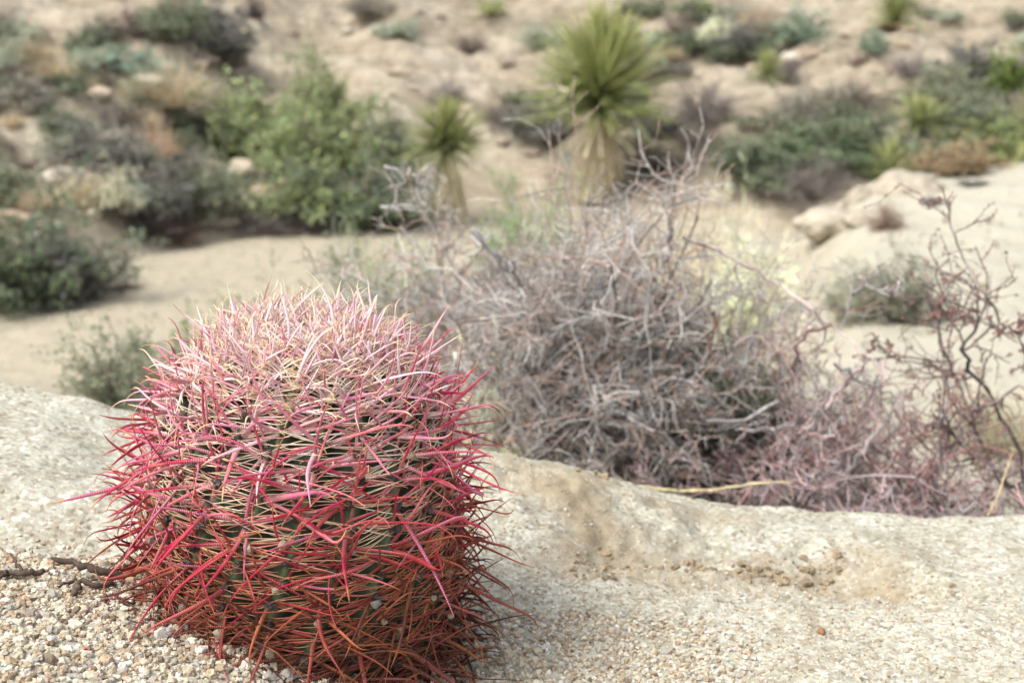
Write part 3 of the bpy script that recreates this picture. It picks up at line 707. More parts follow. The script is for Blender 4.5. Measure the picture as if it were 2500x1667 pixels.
# colours of leaf and stem
GREEN = srgb(124, 132, 98); DGREEN = srgb(98, 106, 88); OLIVE = srgb(112, 117, 99); SAGE = srgb(142, 148, 134); TEAL = srgb(128, 146, 134)
GREY = srgb(128, 124, 116); DGREY = srgb(108, 107, 103); PALE = srgb(166, 164, 148); STRAW = srgb(178, 168, 146); ORANGE = srgb(180, 160, 136)
PURP = srgb(134, 125, 120); STEM = srgb(128, 116, 106); DSTEM = srgb(88, 80, 76); BLEACH = srgb(176, 168, 160); PSAGE = srgb(188, 190, 172)
T = [ # cx, base, w, h, kind, leaf, stem, label
 (470, 128, 190, 150, 'leafy', DGREY, DSTEM, 'dark grey shrub at top left, right of the cut-off yucca'),
 (405, 95, 130, 120, 'leafy', OLIVE, DSTEM, 'dark olive shrub behind the yucca at the top left'),
 (590, 48, 46, 60, 'twiggy', DGREY, DSTEM, 'small dark stubby bush on the top edge, alone on bare slope'),
 (312, 172, 105, 70, 'sage', TEAL, STEM, 'blue-green low shrub on the left slope above the straw tuft'),
 (232, 204, 66, 38, 'twiggy', DGREY, DSTEM, 'low black-looking bush left of the blue-green shrub'),
 (130, 200, 60, 26, 'twiggy', DGREY, DSTEM, 'flat dark bush on bare rock at the far left slope'),
 (105, 110, 40, 34, 'twiggy', GREY, STEM, 'tiny grey bush high on the bare left slope'),
 (395, 262, 165, 125, 'straw', STRAW, STEM, 'large straw-coloured rounded tuft on the left slope'),
 (285, 300, 140, 70, 'twiggy', GREY, DSTEM, 'dark grey twiggy bush under the large straw tuft'),
 (468, 300, 110, 50, 'twiggy', GREY, DSTEM, 'low dark twigs right of the orange dry grass'),
 (215, 392, 150, 120, 'leafy', DGREY, DSTEM, 'dull grey shrub upper left, behind the pale yellow shrub'),
 (300, 410, 130, 140, 'leafy', GREY, DSTEM, 'grey-brown shrub between the pale yellow shrub and orange grass'),
 (352, 375, 100, 110, 'straw', ORANGE, STEM, 'orange dry grass tuft between two grey shrubs'),
 (225, 492, 150, 135, 'sage', PALE, STEM, 'pale yellow-green shrub low on the left slope'),
 (165, 400, 90, 90, 'sage', PALE, STEM, 'smaller pale yellow shrub up-slope of the bigger pale yellow one'),
 (90, 480, 110, 60, 'straw', STRAW, STEM, 'patch of thin tan grass at far left behind the big dark bush'),
 (380, 512, 150, 150, 'leafy', DGREY, DSTEM, 'dark grey-green shrub left of the pale boulder'),
 (470, 500, 150, 160, 'leafy', OLIVE, STEM, 'grey-green shrub directly below-left of the pale boulder'),
 (620, 352, 260, 185, 'leafy', GREEN, STEM, 'wide green shrub on the left slope, up-slope of the others'),
 (740, 300, 110, 190, 'leafy', GREEN, STEM, 'tall narrow green shrub sticking up highest in the green thicket'),
 (745, 400, 230, 210, 'leafy', GREEN, STEM, 'full green shrub in the centre of the green thicket'),
 (880, 370, 130, 130, 'leafy', OLIVE, BLEACH, 'loose grey-green shrub on the right side of the thicket'),
 (710, 500, 190, 140, 'leafy', GREEN, DSTEM, 'bright green shrub at the foot of the thicket above the sand'),
 (830, 512, 230, 170, 'leafy', DGREEN, DSTEM, 'dark green shrub at the foot of the thicket, right end'),
 (600, 530, 160, 55, 'twiggy', PURP, PURP, 'low purplish twigs on the sand edge left of the thicket'),
 (700, 528, 130, 46, 'twiggy', GREY, DSTEM, 'low grey twigs on the sand edge under the thicket'),
 (410, 556, 120, 60, 'twiggy', PURP, srgb(116, 98, 88), 'brown twiggy bush at the foot of the slope by the wash'),
 (330, 540, 120, 60, 'twiggy', DGREY, DSTEM, 'dark low brush left of the brown twiggy bush by the wash'),
 (20, 470, 110, 130, 'leafy', OLIVE, STEM, 'grey-green shrub cut by the left edge above the big dark bush'),
 (60, 702, 290, 270, 'leafy', DGREEN, DSTEM, 'big dark green bush at the left edge of the sandy wash'),
 (185, 692, 150, 180, 'leafy', DGREY, DSTEM, 'dark grey bush right beside the big dark green bush'),
 (278, 665, 70, 26, 'twiggy', GREY, STEM, 'thin low twigs on the sand right of the dark grey bush'),
 (1030, 242, 105, 74, 'twiggy', PURP, PURP, 'purplish bare bush on the slope above the small yucca'),
 (842, 42, 100, 60, 'sage', GREY, DSTEM, 'grey dome shrub on the top edge left of centre'),
 (905, 86, 90, 54, 'sage', SAGE, DSTEM, 'low grey dome shrub just below the one on the top edge'),
 (1075, 118, 80, 50, 'twiggy', GREY, STEM, 'small dry bush by pale stones upper centre'),
 (1240, 112, 100, 66, 'sage', SAGE, STEM, 'greyish low shrub tucked left of the tall yucca head'),
 (1235, 322, 150, 84, 'leafy', DGREY, DSTEM, 'dark low shrub on the slope left of the tall yucca skirt'),
 (1130, 36, 60, 36, 'sage', srgb(140, 148, 104), STEM, 'small yellow-green tuft at the top edge, centre left'),
 (1465, 345, 80, 50, 'leafy', DGREY, DSTEM, 'dark low shrub on the right of the tall yucca skirt'),
 (1520, 400, 130, 56, 'twiggy', GREY, DSTEM, 'low grey brush right of the foot of the tall yucca'),
 (1620, 280, 160, 120, 'twiggy', PURP, PURP, 'wide purple-grey bare bush right of the tall yucca'),
 (1520, 318, 110, 80, 'leafy', DGREY, DSTEM, 'dark shrub below-left of the wide purple-grey bush'),
 (1610, 335, 120, 60, 'twiggy', GREY, STEM, 'grey twiggy bush below the wide purple-grey bush'),
 (1700, 132, 95, 85, 'leafy', DGREY, DSTEM, 'dark compact shrub with a pale one behind it, upper right'),
 (1650, 110, 90, 80, 'sage', PSAGE, STEM, 'pale cream-green shrub behind the dark compact one'),
 (1740, 68, 60, 40, 'twiggy', srgb(150, 108, 106), srgb(150, 108, 106), 'small reddish bush near the top edge right of centre'),
 (1834, 96, 120, 80, 'sage', srgb(122, 134, 118), DSTEM, 'rounded blue-grey shrub near the top, right of the reddish bush'),
 (2008, 122, 70, 56, 'sage', srgb(122, 134, 118), DSTEM, 'small round green-grey shrub upper right'),
 (2090, 178, 80, 70, 'twiggy', PURP, PURP, 'purple-grey bush just below the small round shrub, upper right'),
 (1805, 190, 80, 74, 'twiggy', srgb(160, 134, 134), PURP, 'pinkish bare bush mid right slope'),
 (1830, 305, 120, 120, 'leafy', GREY, STEM, 'grey rounded shrub right of the small bright yucca'),
 (1535, 112, 80, 50, 'sage', TEAL, STEM, 'blue-green low shrub at the right of the tall yucca head'),
 (1480, 30, 110, 44, 'leafy', OLIVE, STEM, 'olive bush on the top edge just right of the tall yucca'),
 (1600, 30, 80, 34, 'leafy', GREEN, STEM, 'green tuft on the top edge above the pale cream-green shrub'),
 (2060, 22, 60, 26, 'twiggy', DGREY, DSTEM, 'small dark bush on the top edge at right'),
 (2225, 186, 150, 95, 'leafy', DGREY, DSTEM, 'dark shrub near the right edge, upper slope'),
 (2310, 225, 130, 120, 'leafy', srgb(104, 118, 66), DSTEM, 'dark yellow-green shrub cut by the right edge'),
 (2130, 40, 50, 26, 'sage', DGREY, DSTEM, 'tiny dark shrub at the top right, left one of two'),
 (2185, 50, 60, 30, 'sage', SAGE, STEM, 'tiny grey shrub at the top right, right one of two'),
 (1740, 392, 190, 95, 'leafy', DGREEN, DSTEM, 'dark green shrub behind the yellow grass'),
 (1890, 388, 180, 100, 'leafy', srgb(100, 112, 88), DSTEM, 'dull green shrub in the middle of the right-hand brush'),
 (1965, 320, 140, 90, 'leafy', DGREEN, DSTEM, 'dark olive shrub left of the skirted yucca on the right'),
 (1870, 452, 180, 90, 'twiggy', PURP, PURP, 'purple-grey twigs above the pale slab boulders'),
 (1760, 440, 130, 60, 'leafy', OLIVE, STEM, 'grey-green low shrub right behind the yellow grass'),
 (2230, 300, 170, 100, 'leafy', OLIVE, STEM, 'grey-green shrub up-slope of the right edge brush'),
 (2300, 360, 190, 130, 'leafy', srgb(116, 124, 88), STEM, 'broad mossy green shrub at the right edge'),
 (2200, 400, 150, 80, 'leafy', srgb(134, 118, 96), STEM, 'brownish shrub behind the slab at the right'),
 (1840, 350, 260, 110, 'leafy', srgb(108, 116, 94), STEM, 'long grey-green shrub filling the middle of the right-hand scrub band'),
 (2080, 400, 230, 110, 'leafy', srgb(112, 116, 94), STEM, 'grey-green shrub around the skirted yucca on the right'),
 (2180, 250, 190, 100, 'leafy', srgb(116, 120, 100), STEM, 'hazy grey-green shrub between the two right-hand yuccas and the dark shrub'),
 (1960, 250, 150, 80, 'twiggy', GREY, STEM, 'grey twiggy bush left of the yucca with the short tan skirt'),
 (1400, 250, 110, 70, 'twiggy', GREY, STEM, 'grey bare bush hidden behind the tall yucca head'),
 (2330, 60, 60, 60, 'leafy', OLIVE, STEM, 'olive bush in the top right corner'),
]
for k, (cx, bs, wd, ht, kind, lc, sc_, lb) in enumerate(T):
    if lb.startswith('olive bush in the top right corner'): ht = 40
    nm = 'grass_tuft' if kind == 'straw' else ('bare_shrub' if kind == 'twiggy' else 'shrub')
    shrub(cx, bs, wd, ht * 1.05, kind, lc, sc_, lb, nm, 'grass' if kind == 'straw' else 'shrub',
          'grass tufts on the slope' if kind == 'straw' else 'shrubs on the slope', k)
# nearer plants in front of and beside the wash
NEAR = [
 (330, 900, 300, 220, 'dense', OLIVE, STEM, 'grey-green shrub just behind the pale ledge left of the cactus', 4.0),
 (410, 860, 190, 190, 'dense', srgb(120, 130, 98), BLEACH, 'taller grey-green shrub hugging the cactus at its upper left', 4.3),
 (775, 760, 260, 225, 'dense', srgb(112, 120, 98), BLEACH, 'faded grey-green shrub behind the cactus top', 5.0),
 (905, 660, 170, 190, 'dense', srgb(132, 148, 104), STEM, 'fresh light green shrub left of the big dead bush', 6.2),
 (1215, 520, 230, 150, 'dense', srgb(130, 146, 112), STEM, 'green shrub glimpsed between the two yuccas', 9.0),
 (1130, 1030, 120, 230, 'sage', PSAGE, BLEACH, 'pale whitish shrub between the cactus and the big dead bush', 2.75),
 (1560, 575, 250, 150, 'straw', srgb(190, 185, 158), STEM, 'big pale yellow grass clump behind the dead bush', 7.6),
 (1680, 600, 200, 150, 'straw', srgb(186, 182, 158), STEM, 'second pale yellow grass clump, nearer the boulders', 7.0),
 (1745, 600, 190, 130, 'broom', PSAGE, BLEACH, 'pale blue-grey brushy shrub left of the boulders', 6.6),
 (1990, 676, 175, 120, 'broom', srgb(132, 132, 118), STEM, 'grey shrub on the white slab, left lobe', 5.6),
 (2085, 680, 165, 115, 'broom', srgb(122, 122, 110), DSTEM, 'grey shrub on the white slab with dark twigs beneath', 5.5),
 (2040, 512, 90, 70, 'twiggy', srgb(150, 128, 112), srgb(140, 118, 104), 'dry brown twiggy plant in front of the big boulder', 7.2),
 (2140, 500, 50, 18, 'sage', DGREY, DSTEM, 'small dark tuft on the slab by the big boulder', 7.6),
 (2235, 482, 60, 26, 'sage', DGREY, DSTEM, 'dark tuft on the white slab near the right edge', 7.9),
 (2290, 930, 260, 90, 'straw', srgb(172, 168, 146), STEM, 'dry yellow grass behind the red-budded shrub at right', 3.7),
]
for k, (cx, bs, wd, ht, kind, lc, sc_, lb, yy) in enumerate(NEAR):
    nm = 'grass_tuft' if kind == 'straw' else ('bare_shrub' if kind == 'twiggy' else 'shrub')
    px, py = cx * V2P, (bs - ht) * V2P
    top = at(px, py, yy); gz_ = float(terrain(top[0], top[1], False)); h_ = max(top[2] - gz_, .05) * 1.08; w_ = wd * V2P / px_per_m(top) * 1.2
    root = empty(nm, (top[0], top[1], gz_), rng.uniform(0, 6.28)); root.scale = (w_, w_, h_)
    tag(root, lb, 'grass' if kind == 'straw' else 'shrub', 'plants around the wash and slab')
    for n_, data, mt in get_proto(kind, k % 3):
        o = bpy.data.objects.new(n_, data); col.objects.link(o); o.parent = root
        cc = lc if mt == 'l' else sc_; o.color = (float(cc[0]), float(cc[1]), float(cc[2]), 1)

# ------------------------------------------------------------------ yuccas
def yucca(cx, hub, crown_w_, crown_h, foot, skirt_w, y, label, green, dead, seed, n=170, lit=1.0):
    r = np.random.default_rng(seed)
    hubp = at(cx * V2P, hub * V2P, y); s = px_per_m(hubp); gz_ = float(terrain(hubp[0], hubp[1], False))
    Hh = max(hubp[2] - gz_, .05); Rr = crown_w_ * V2P / s / 2 * (1.22 if n > 400 else 1.36); Hc = crown_h * V2P / s * 1.0
    root = empty('yucca', (hubp[0], hubp[1], gz_)); tag(root, label, 'yucca', 'yuccas on the slope')
    # living leaves: up-pointing from the top of the head, flatter lower down
    u = (np.arange(n) + .5) / n; el = R(-14) + (R(88) - R(-14)) * u ** 1.1; az = r.uniform(0, 6.28, n)
    el = el + r.normal(size=n) * .12
    D = np.stack([np.cos(el) * np.cos(az), np.cos(el) * np.sin(az), np.sin(el)], -1)
    L = np.where(D[:, 2] > 0, Rr * (1 - D[:, 2] ** 4) + (Hc * .64) * D[:, 2] ** 4, Rr) * r.uniform(.66, 1.06, n)
    P0 = np.stack([D[:, 0] * .05 * Rr, D[:, 1] * .05 * Rr, Hh + Hc * (.06 + .34 * u)], -1)
    K = 7; P, _ = branch(P0, D, L, np.full(n, 1.), K, .045, -.006, r)
    bent = r.random(n) < .10
    P[bent, :, 2] -= (np.linspace(0, 1, K) ** 2)[None] * (L[bent] * r.uniform(.2, .6, bent.sum()))[:, None]
    tt = np.linspace(0, 1, K); RD = (max(.024 * Rr, .011) * (1 - tt ** 3) + .003 * Rr)[None] * r.uniform(.8, 1.2, (n, 1))
    c = np.asarray(green)[None] * r.uniform(.7, 1.2, (n, 1)); c = c[:, None, :] * np.ones((1, K, 1))
    c = lerp(c, np.asarray(srgb(204, 204, 136))[None, None], (.22 + .45 * u[:, None, None]) * np.linspace(.2, 1, K)[None, :, None])
    V, F, C, Tt = tubes(P, RD, 4, D * 0 + np.array([0, 0, 1]) + r.normal(size=(n, 3)) * .3, .35, c)
    mesh_obj('leaf_crown', V, F, M_dry, root, C=C)
    # dead skirt
    if skirt_w:
        m = n; az = r.uniform(0, 6.28, m); sw = skirt_w * V2P / s / 2; top = Hh - .01; Lk = Hh * r.uniform(.35, 1.0, m)
        z0 = Hh - r.uniform(0, .35, m) * Hh
        P = np.zeros((m, K, 3)); fl = r.uniform(.5, 1.05, m)
        for k in range(K):
            t_ = k / (K - 1); rad = (.34 + .66 * t_ ** 1.15) * sw * fl
            P[:, k] = np.stack([np.cos(az) * rad, np.sin(az) * rad, np.maximum(z0 - Lk * t_ , .01)], -1)
        P[:, 0, :2] *= .6
        ex = r.random(m) < .05
        for i in np.nonzero(ex)[0]:
            d_ = np.array([np.cos(az[i]) * .8, np.sin(az[i]) * .8, -.55])
            for k in range(K): P[i, k] = np.array([0, 0, Hh]) + d_ * Rr * .75 * k / (K - 1)
        RD = (.045 * sw + .018 * Rr) * (1 - .6 * tt)[None] * r.uniform(.6, 1.2, (m, 1))
        c = np.asarray(dead)[None] * r.uniform(.6, 1.15, (m, 1)); c = c[:, None] * np.ones((1, K, 1))
        V, F, C, Tt = tubes(P, RD, 4, np.stack([np.cos(az), np.sin(az), 0 * az], -1), .35, c)
        mesh_obj('dead_leaf_skirt', V, F, M_dry, root, C=C)
    V, F, C = polytube([(0, 0, -.05), (.01, 0, Hh * .5), (0, 0, Hh + Hc * .22)], .10 * Rr + .02, .09 * Rr, srgb(96, 84, 70), S=10, K=10, jit=.003, seed=seed)
    mesh_obj('trunk', V, F, M_twig2, root, C=C)
M_dry = vcol_mat('yucca_leaf', .5, .3, transl=.12)
YG = srgb(140, 150, 98); YL = srgb(144, 153, 106)
yucca(1378, 262, 330, 262, 450, 122, 13.6, 'tall yucca with big green head and long straw-coloured skirt, in the middle', YG, srgb(226, 212, 178), 1, 440)
yucca(1026, 350, 180, 128, 450, 100, 12.8, 'smaller yucca with a round head and tan skirt left of the tall one', srgb(130, 140, 94), srgb(214, 200, 166), 2, 360)
yucca(1758, 300, 95, 72, 310, 30, 15.5, 'small bright yucca alone on the slope, right of centre', YL, srgb(190, 176, 150), 3, 120)
yucca(2045, 232, 130, 76, 262, 110, 17.5, 'yucca with short tan skirt high on the right slope', YG, srgb(206, 180, 134), 4, 150)
yucca(2112, 300, 150, 84, 395, 100, 14.2, 'yucca with long grey-white dead skirt on the right', YL, srgb(176, 168, 160), 5, 160)
yucca(2040, 415, 120, 110, 425, 0, 13.0, 'stemless yucca rosette just behind the big boulder', YL, srgb(190, 176, 150), 6, 120)
yucca(265, 40, 230, 90, 80, 120, 19.5, 'yucca cut by the top edge at left with hanging dead leaves', YG, srgb(176, 160, 130), 7, 160)
yucca(1955, 66, 60, 40, 80, 0, 20, 'tiny yucca near the top, between two grey-green shrubs', YL, srgb(190, 176, 150), 8, 70)
yucca(2065, 112, 64, 36, 118, 0, 19, 'tiny yucca above the purple-grey bush, upper right', YL, srgb(190, 176, 150), 9, 70)
yucca(2275, 86, 76, 44, 98, 0, 20, 'yucca at upper right, left one of the pair in the corner', YL, srgb(190, 176, 150), 10, 90)
yucca(2338, 82, 90, 52, 98, 0, 20, 'yucca cut by the right edge in the top corner', YG, srgb(190, 176, 150), 11, 90)
yucca(2345, 415, 110, 90, 425, 0, 12.0, 'yucca rosette cut by the right edge behind the slab', YL, srgb(190, 176, 150), 12, 120)
yucca(1560, 30, 90, 40, 40, 0, 20.5, 'yellow-green yucca on the top edge right of the tall yucca', YL, srgb(190, 176, 150), 13, 90)

# ------------------------------------------------------------------ boulders and slope stones
def boulder(cx, cy, wd, ht, y, colr, label, seed, name='boulder', group='boulders', iv=IV4, fc=IF4, ang=0, amp=.22):
    p = at(cx * V2P, (cy + ht / 2) * V2P, y); s = px_per_m(p); w_ = wd * V2P / s / 2; h_ = ht * V2P / s / 2
    gz_ = float(terrain(p[0], p[1], False)); zc = at(cx * V2P, cy * V2P, y)[2]
    V = rock_mesh(seed, iv, amp, 1.4, 1.0, ang); C = np.repeat(np.ones((1, 3)), len(V), 0) * (1 + .22 * fbm(V[:, 0] * 2, V[:, 2] * 2 + V[:, 1], 3, seed))[:, None]
    hh = max(h_, (zc - gz_) * 1.0) if 7 < y < 9 else h_
    o = mesh_obj(name, V * np.array([w_, w_ * .9, hh]), fc, M_rock, C=C)
    o.location = (float(p[0]), float(y), float(zc) if 7 < y < 9 else gz_ + h_ * .45); o.color = (*[float(q) for q in colr], 1)
    tag(o, label, 'rock', group)
BR = srgb(160, 151, 134); BP = srgb(178, 165, 146)
boulder(2078, 455, 178, 130, 8.0, BR, 'biggest rounded tan boulder on the crest of the slab', 1)
boulder(1972, 470, 80, 80, 8.0, BR, 'small rounded boulder left of the biggest one', 2)
boulder(1900, 515, 150, 80, 7.7, BR * 1.05, 'wide low tan boulder at the left end of the boulder row', 3)
boulder(2000, 505, 130, 50, 7.5, BR, 'low flat boulder at the foot of the biggest one', 4)
boulder(2320, 425, 150, 70, 8.6, srgb(184, 176, 156), 'smooth pale boulder at the right edge of the slab crest', 5)
boulder(2225, 450, 150, 40, 8.4, srgb(184, 176, 156), 'low pale boulder between the biggest one and the right edge', 14)
boulder(560, 372, 92, 62, 13.4, BP, 'pale angular boulder among shrubs on the left slope', 6, ang=6)
boulder(525, 492, 70, 34, 12.4, BP * .95, 'small flat pale boulder at the foot of the left slope', 7, ang=5)
boulder(1240, 1055, 66, 60, 2.72, srgb(150, 138, 112), 'small brownish rock in the shade under the big dead bush', 8, ang=4)
kk = 0; plants = [(o.location.x, o.location.y, o['label']) for o in list(col.objects) if o.parent is None and o.get('category') in ('shrub', 'yucca')]
used = {}; yuc = [(o.location.x, o.location.y) for o in list(col.objects) if o.get('category') == 'yucca']
for i in range(1100):
    if rng.random() < .68: px, py = rng.uniform(1420, 2560), rng.uniform(12, 430)
    else: px, py = rng.uniform(-60, 1400), rng.uniform(15, 520)
    p = ground_hit(px, py)
    if p[1] > 30 or p[1] < 9.4 or any((ox - p[0]) ** 2 + (oy - p[1]) ** 2 < 2.2 for ox, oy in yuc) or fbm(np.array(p[0] * .45), np.array(p[1] * .45), 2, 555) < .02 - .12 * (px > 1500 and py > 200): continue
    near_ = min(plants, key=lambda q: (q[0] - p[0]) ** 2 + (q[1] - p[1]) ** 2)
    ci = rng.integers(0, 5); cn, cc = [('grey', GREY), ('dark olive', DGREEN), ('pale sage', SAGE), ('purplish', PURP), ('straw-coloured', STRAW)][ci]
    kd = ['leafy', 'leafy', 'sage', 'twiggy', 'straw'][ci]; sz = rng.uniform(.16, .42)
    lb = '%s %s %s just %s %s the %s' % ('small' if sz < .28 else 'middling', cn, 'tuft' if ci == 4 else 'bush', 'left of' if p[0] < near_[0] else 'right of', 'and below' if p[1] < near_[1] else 'and above', ' '.join(near_[2].split()[:5]))
    if lb in used: continue
    used[lb] = 1
    nm = 'grass_tuft' if ci == 4 else ('bare_shrub' if ci == 3 else 'shrub')
    root = empty(nm, p, rng.uniform(0, 6.28)); root.scale = (sz * 1.5, sz * 1.5, sz); tag(root, lb, 'grass' if ci == 4 else 'shrub', 'small scrub scattered on the slope')
    for n_, data, mt in get_proto(kd, i % 3):
        o = bpy.data.objects.new(n_, data); col.objects.link(o); o.parent = root
        c_ = cc if mt == 'l' else STEM; v_ = rng.uniform(.85, 1.15); o.color = (float(c_[0] * v_), float(c_[1] * v_), float(c_[2] * v_), 1)
    kk += 1
    if kk >= 110: break
kk = 0; plants = [(o.location.x, o.location.y, o['label']) for o in list(col.objects) if o.parent is None and o.get('category') in ('shrub', 'yucca', 'grass')]
used = {}
for i in range(1500):
    px = rng.uniform(-40, 2560); py = rng.uniform(8, 540 if px < 950 else 430)
    p = ground_hit(px, py)
    if p[1] > 30 or p[1] < 9.2: continue
    if fbm(np.array(p[0] * .5), np.array(p[1] * .5), 2, 301) < -.02: continue
    r_ = .04 + .13 * rng.random() ** 2.5
    V = rock_mesh(400 + i, IV1 if r_ < .07 else IV3, .3, 1.5, .55, 5) * r_ * np.array([1.3, 1, 1])
    ci = rng.integers(0, 4); colr = [srgb(178, 162, 142), srgb(160, 142, 122), srgb(190, 180, 164), srgb(134, 120, 108)][ci]
    near_ = min(plants, key=lambda q: (q[0] - p[0]) ** 2 + (q[1] - p[1]) ** 2); words = near_[2].split()[:6]
    side = 'left of' if p[0] < near_[0] else 'right of'
    lb = '%s %s stone lying %s the %s' % ('small' if r_ < .07 else 'big', ['tan', 'brown', 'pale grey', 'dark grey'][ci], side, ' '.join(words))
    if lb in used: continue
    used[lb] = 1
    o = mesh_obj('stone', V, IF1 if r_ < .07 else IF3, M_rock, C=np.ones((len(V), 3)), smooth=False)
    o.location = [float(p[0]), float(p[1]), float(p[2] + r_ * .1)]; o.color = (*[float(q) for q in colr], 1)
    tag(o, lb, 'stone', 'loose stones on the far slope'); kk += 1
    if kk >= 200: break

# ------------------------------------------------------------------ the big dead bush and its neighbours
def pal(cols, n, r, lo=.6, hi=1.25):
    cols = np.array(cols) * 1.12; return cols[r.integers(0, len(cols), n)] * r.uniform(lo, hi, (n, 1))
def bush(name, label, foot, Rx, Ry, Hh, seed, ns, n2, n3, n4, thick, cols_main, cols_twig, kink=.22, lean=(0, 0), elmin=6, leafs=None, skew=None, cat='shrub', group=None, spread=.6):
    r = np.random.default_rng(seed); foot = np.asarray(foot, float)
    root = empty(name, foot); tag(root, label, cat, group)
    D = fan_dirs(ns, r, elmin, 88)
    L = 1 / np.sqrt((D[:, 0] / Rx) ** 2 + (D[:, 1] / Ry) ** 2 + (D[:, 2] / Hh) ** 2) * r.uniform(.55, 1.0, ns)
    if skew is not None: L = L * skew(D)
    P0 = np.stack([r.normal(size=ns) * .05, r.normal(size=ns) * .04, np.full(ns, -.03)], -1)
    P1, R1 = branch(P0, D, L, r.uniform(.6, 1.1, ns) * thick, 9, kink * .55, .015, r, .45)
    p, d, l, rd, t_ = children_of(P1, R1, n2, .42, spread, r, .22, .72); P2, R2 = branch(p, d, l, rd, 5, kink * 1.1, .02, r, .5)
    p, d, l, rd, t_ = children_of(P2, R2, n3, .55, .8, r, .15, .75); P3, R3 = branch(p, d, l, rd, 4, kink * 1.3, .0, r, .55)
    q = lambda P, cols: np.repeat(pal(cols, len(P), r)[:, None], P.shape[1], 1)
    minr = .0009
    zf = lambda P: np.concatenate([P[..., :2], np.maximum(P[..., 2:], -.04)], -1)
    V, F, C = join([tubes(P1, R1, 6, None, 1, q(P1, cols_main))[:3]]); mesh_obj('stems', V, F, M_twig2, root, C=C)
    V, F, C = join([tubes(zf(P2), np.maximum(R2, minr), 5, None, 1, q(P2, cols_main + cols_twig))[:3]]); mesh_obj('branches', V, F, M_twig2, root, C=C)
    A = [tubes(zf(P3), np.maximum(R3, minr), 4, None, 1, q(P3, cols_twig))[:3]]
    if n4:
        p, d, l, rd, t_ = children_of(P3, R3, n4, .55, .9, r, .2, .8); P4, R4 = branch(p, d, l, rd, 4, kink * 1.4, 0, r, .6)
        A.append(tubes(zf(P4), np.maximum(R4, minr), 3, None, 1, q(P4, cols_twig))[:3])
    else: P4 = P3
    V, F, C = join(A); mesh_obj('twigs', V, F, M_twig2, root, C=C)
    if leafs:
        nl, sz, lw, cols = leafs
        V, F = leaves_on(P4, nl, sz, r, lw, .8); c = pal(cols, len(F), r, .6, 1.2)
        mesh_obj('leaf_or_bud', V, F, M_bud, root, C=np.repeat(c, 4, 0))  # narrow leaves on the olive bush, red buds on the bare one
    return root
M_bud = vcol_mat('bud', .7, .2, transl=.15)
GT = [srgb(176, 174, 169), srgb(156, 153, 148), srgb(196, 194, 188), srgb(130, 126, 120)]
GB = [srgb(174, 154, 140), srgb(164, 140, 124), srgb(176, 152, 142), srgb(182, 176, 168), srgb(150, 147, 144), srgb(198, 195, 190), srgb(168, 167, 165)]
GRD = [srgb(170, 142, 136), srgb(156, 122, 116), srgb(164, 156, 152), srgb(190, 160, 156), srgb(172, 160, 164)]
DS = [srgb(84, 76, 72), srgb(104, 92, 86), srgb(72, 66, 62)]
def gfoot(px, y):
    p = at(px, 1100, y); return np.array([p[0], y, float(terrain(p[0], y, False))])
bush('dead_bush', 'big tangled grey-brown dead bush in the middle, behind the ledge', gfoot(1480, 3.05), .56, .45, .62, 11, 150, 11, 7, 4, .0072, [srgb(112, 106, 98), srgb(92, 86, 80), srgb(132, 126, 118)], GB + GT[:1], .28,
     skew=lambda D: (1.02 - .14 * np.clip(D[:, 0], 0, 1) * (D[:, 2] > .25)) + .12 * np.sin(np.arctan2(D[:, 2], D[:, 0]) * 5 + .6), leafs=None)
bush('dead_bush', 'grey dead bush left of the big one, reaching up to the small yucca', gfoot(1190, 3.35), .41, .36, .76, 12, 110, 11, 6, 4, .0062, GT, GB, .32)
bush('dead_bush', 'brownish dense dead bush in front of the tall yucca foot', gfoot(1560, 3.5), .27, .35, .47, 13, 60, 10, 6, 4, .0055, GT, [srgb(150, 134, 124), srgb(136, 120, 112), srgb(170, 158, 150)], .28)
bush('green_stemmed_bush', 'dark olive fine-stemmed bush inside the right half of the dead tangle', gfoot(1740, 3.05), .34, .24, .46, 14, 70, 9, 6, 0, .0040, [srgb(80, 84, 64), srgb(70, 66, 56)], [srgb(84, 92, 66), srgb(98, 104, 76), srgb(72, 78, 58)], .16,
     leafs=(6, .024, .16, [srgb(84, 94, 64), srgb(72, 82, 58)]), spread=.45)
bush('dead_bush', 'pink-tinged angular dead bush right of the dark olive bush', gfoot(1960, 2.66), .33, .26, .50, 15, 32, 7, 5, 2, .0052, [srgb(172, 156, 154), srgb(150, 138, 138)], GRD, .36)
bush('dead_bush', 'grey fallen brush lying along the ledge at the right', gfoot(2180, 2.42), .60, .16, .20, 16, 60, 7, 4, 1, .0045, [srgb(140, 132, 128)], GRD[2:] + [srgb(140, 132, 128)], .3)
bush('bare_bush', 'thin pinkish-grey bare bush between the dead tangle and the right edge', gfoot(2260, 2.62), .38, .22, .40, 18, 34, 7, 4, 2, .0040, [srgb(140, 130, 126), srgb(118, 108, 104)], [srgb(170, 140, 136), srgb(160, 148, 146), srgb(150, 110, 106)], .30, leafs=(1, .007, .7, [srgb(150, 96, 90), srgb(130, 86, 80)]))
bush('dead_bush', 'low dark dead brush along the ledge under the olive bush', gfoot(1740, 2.55), .50, .20, .15, 17, 36, 7, 4, 1, .0034, DS + GT[1:2], [srgb(110, 102, 96), srgb(92, 86, 80)], .26)
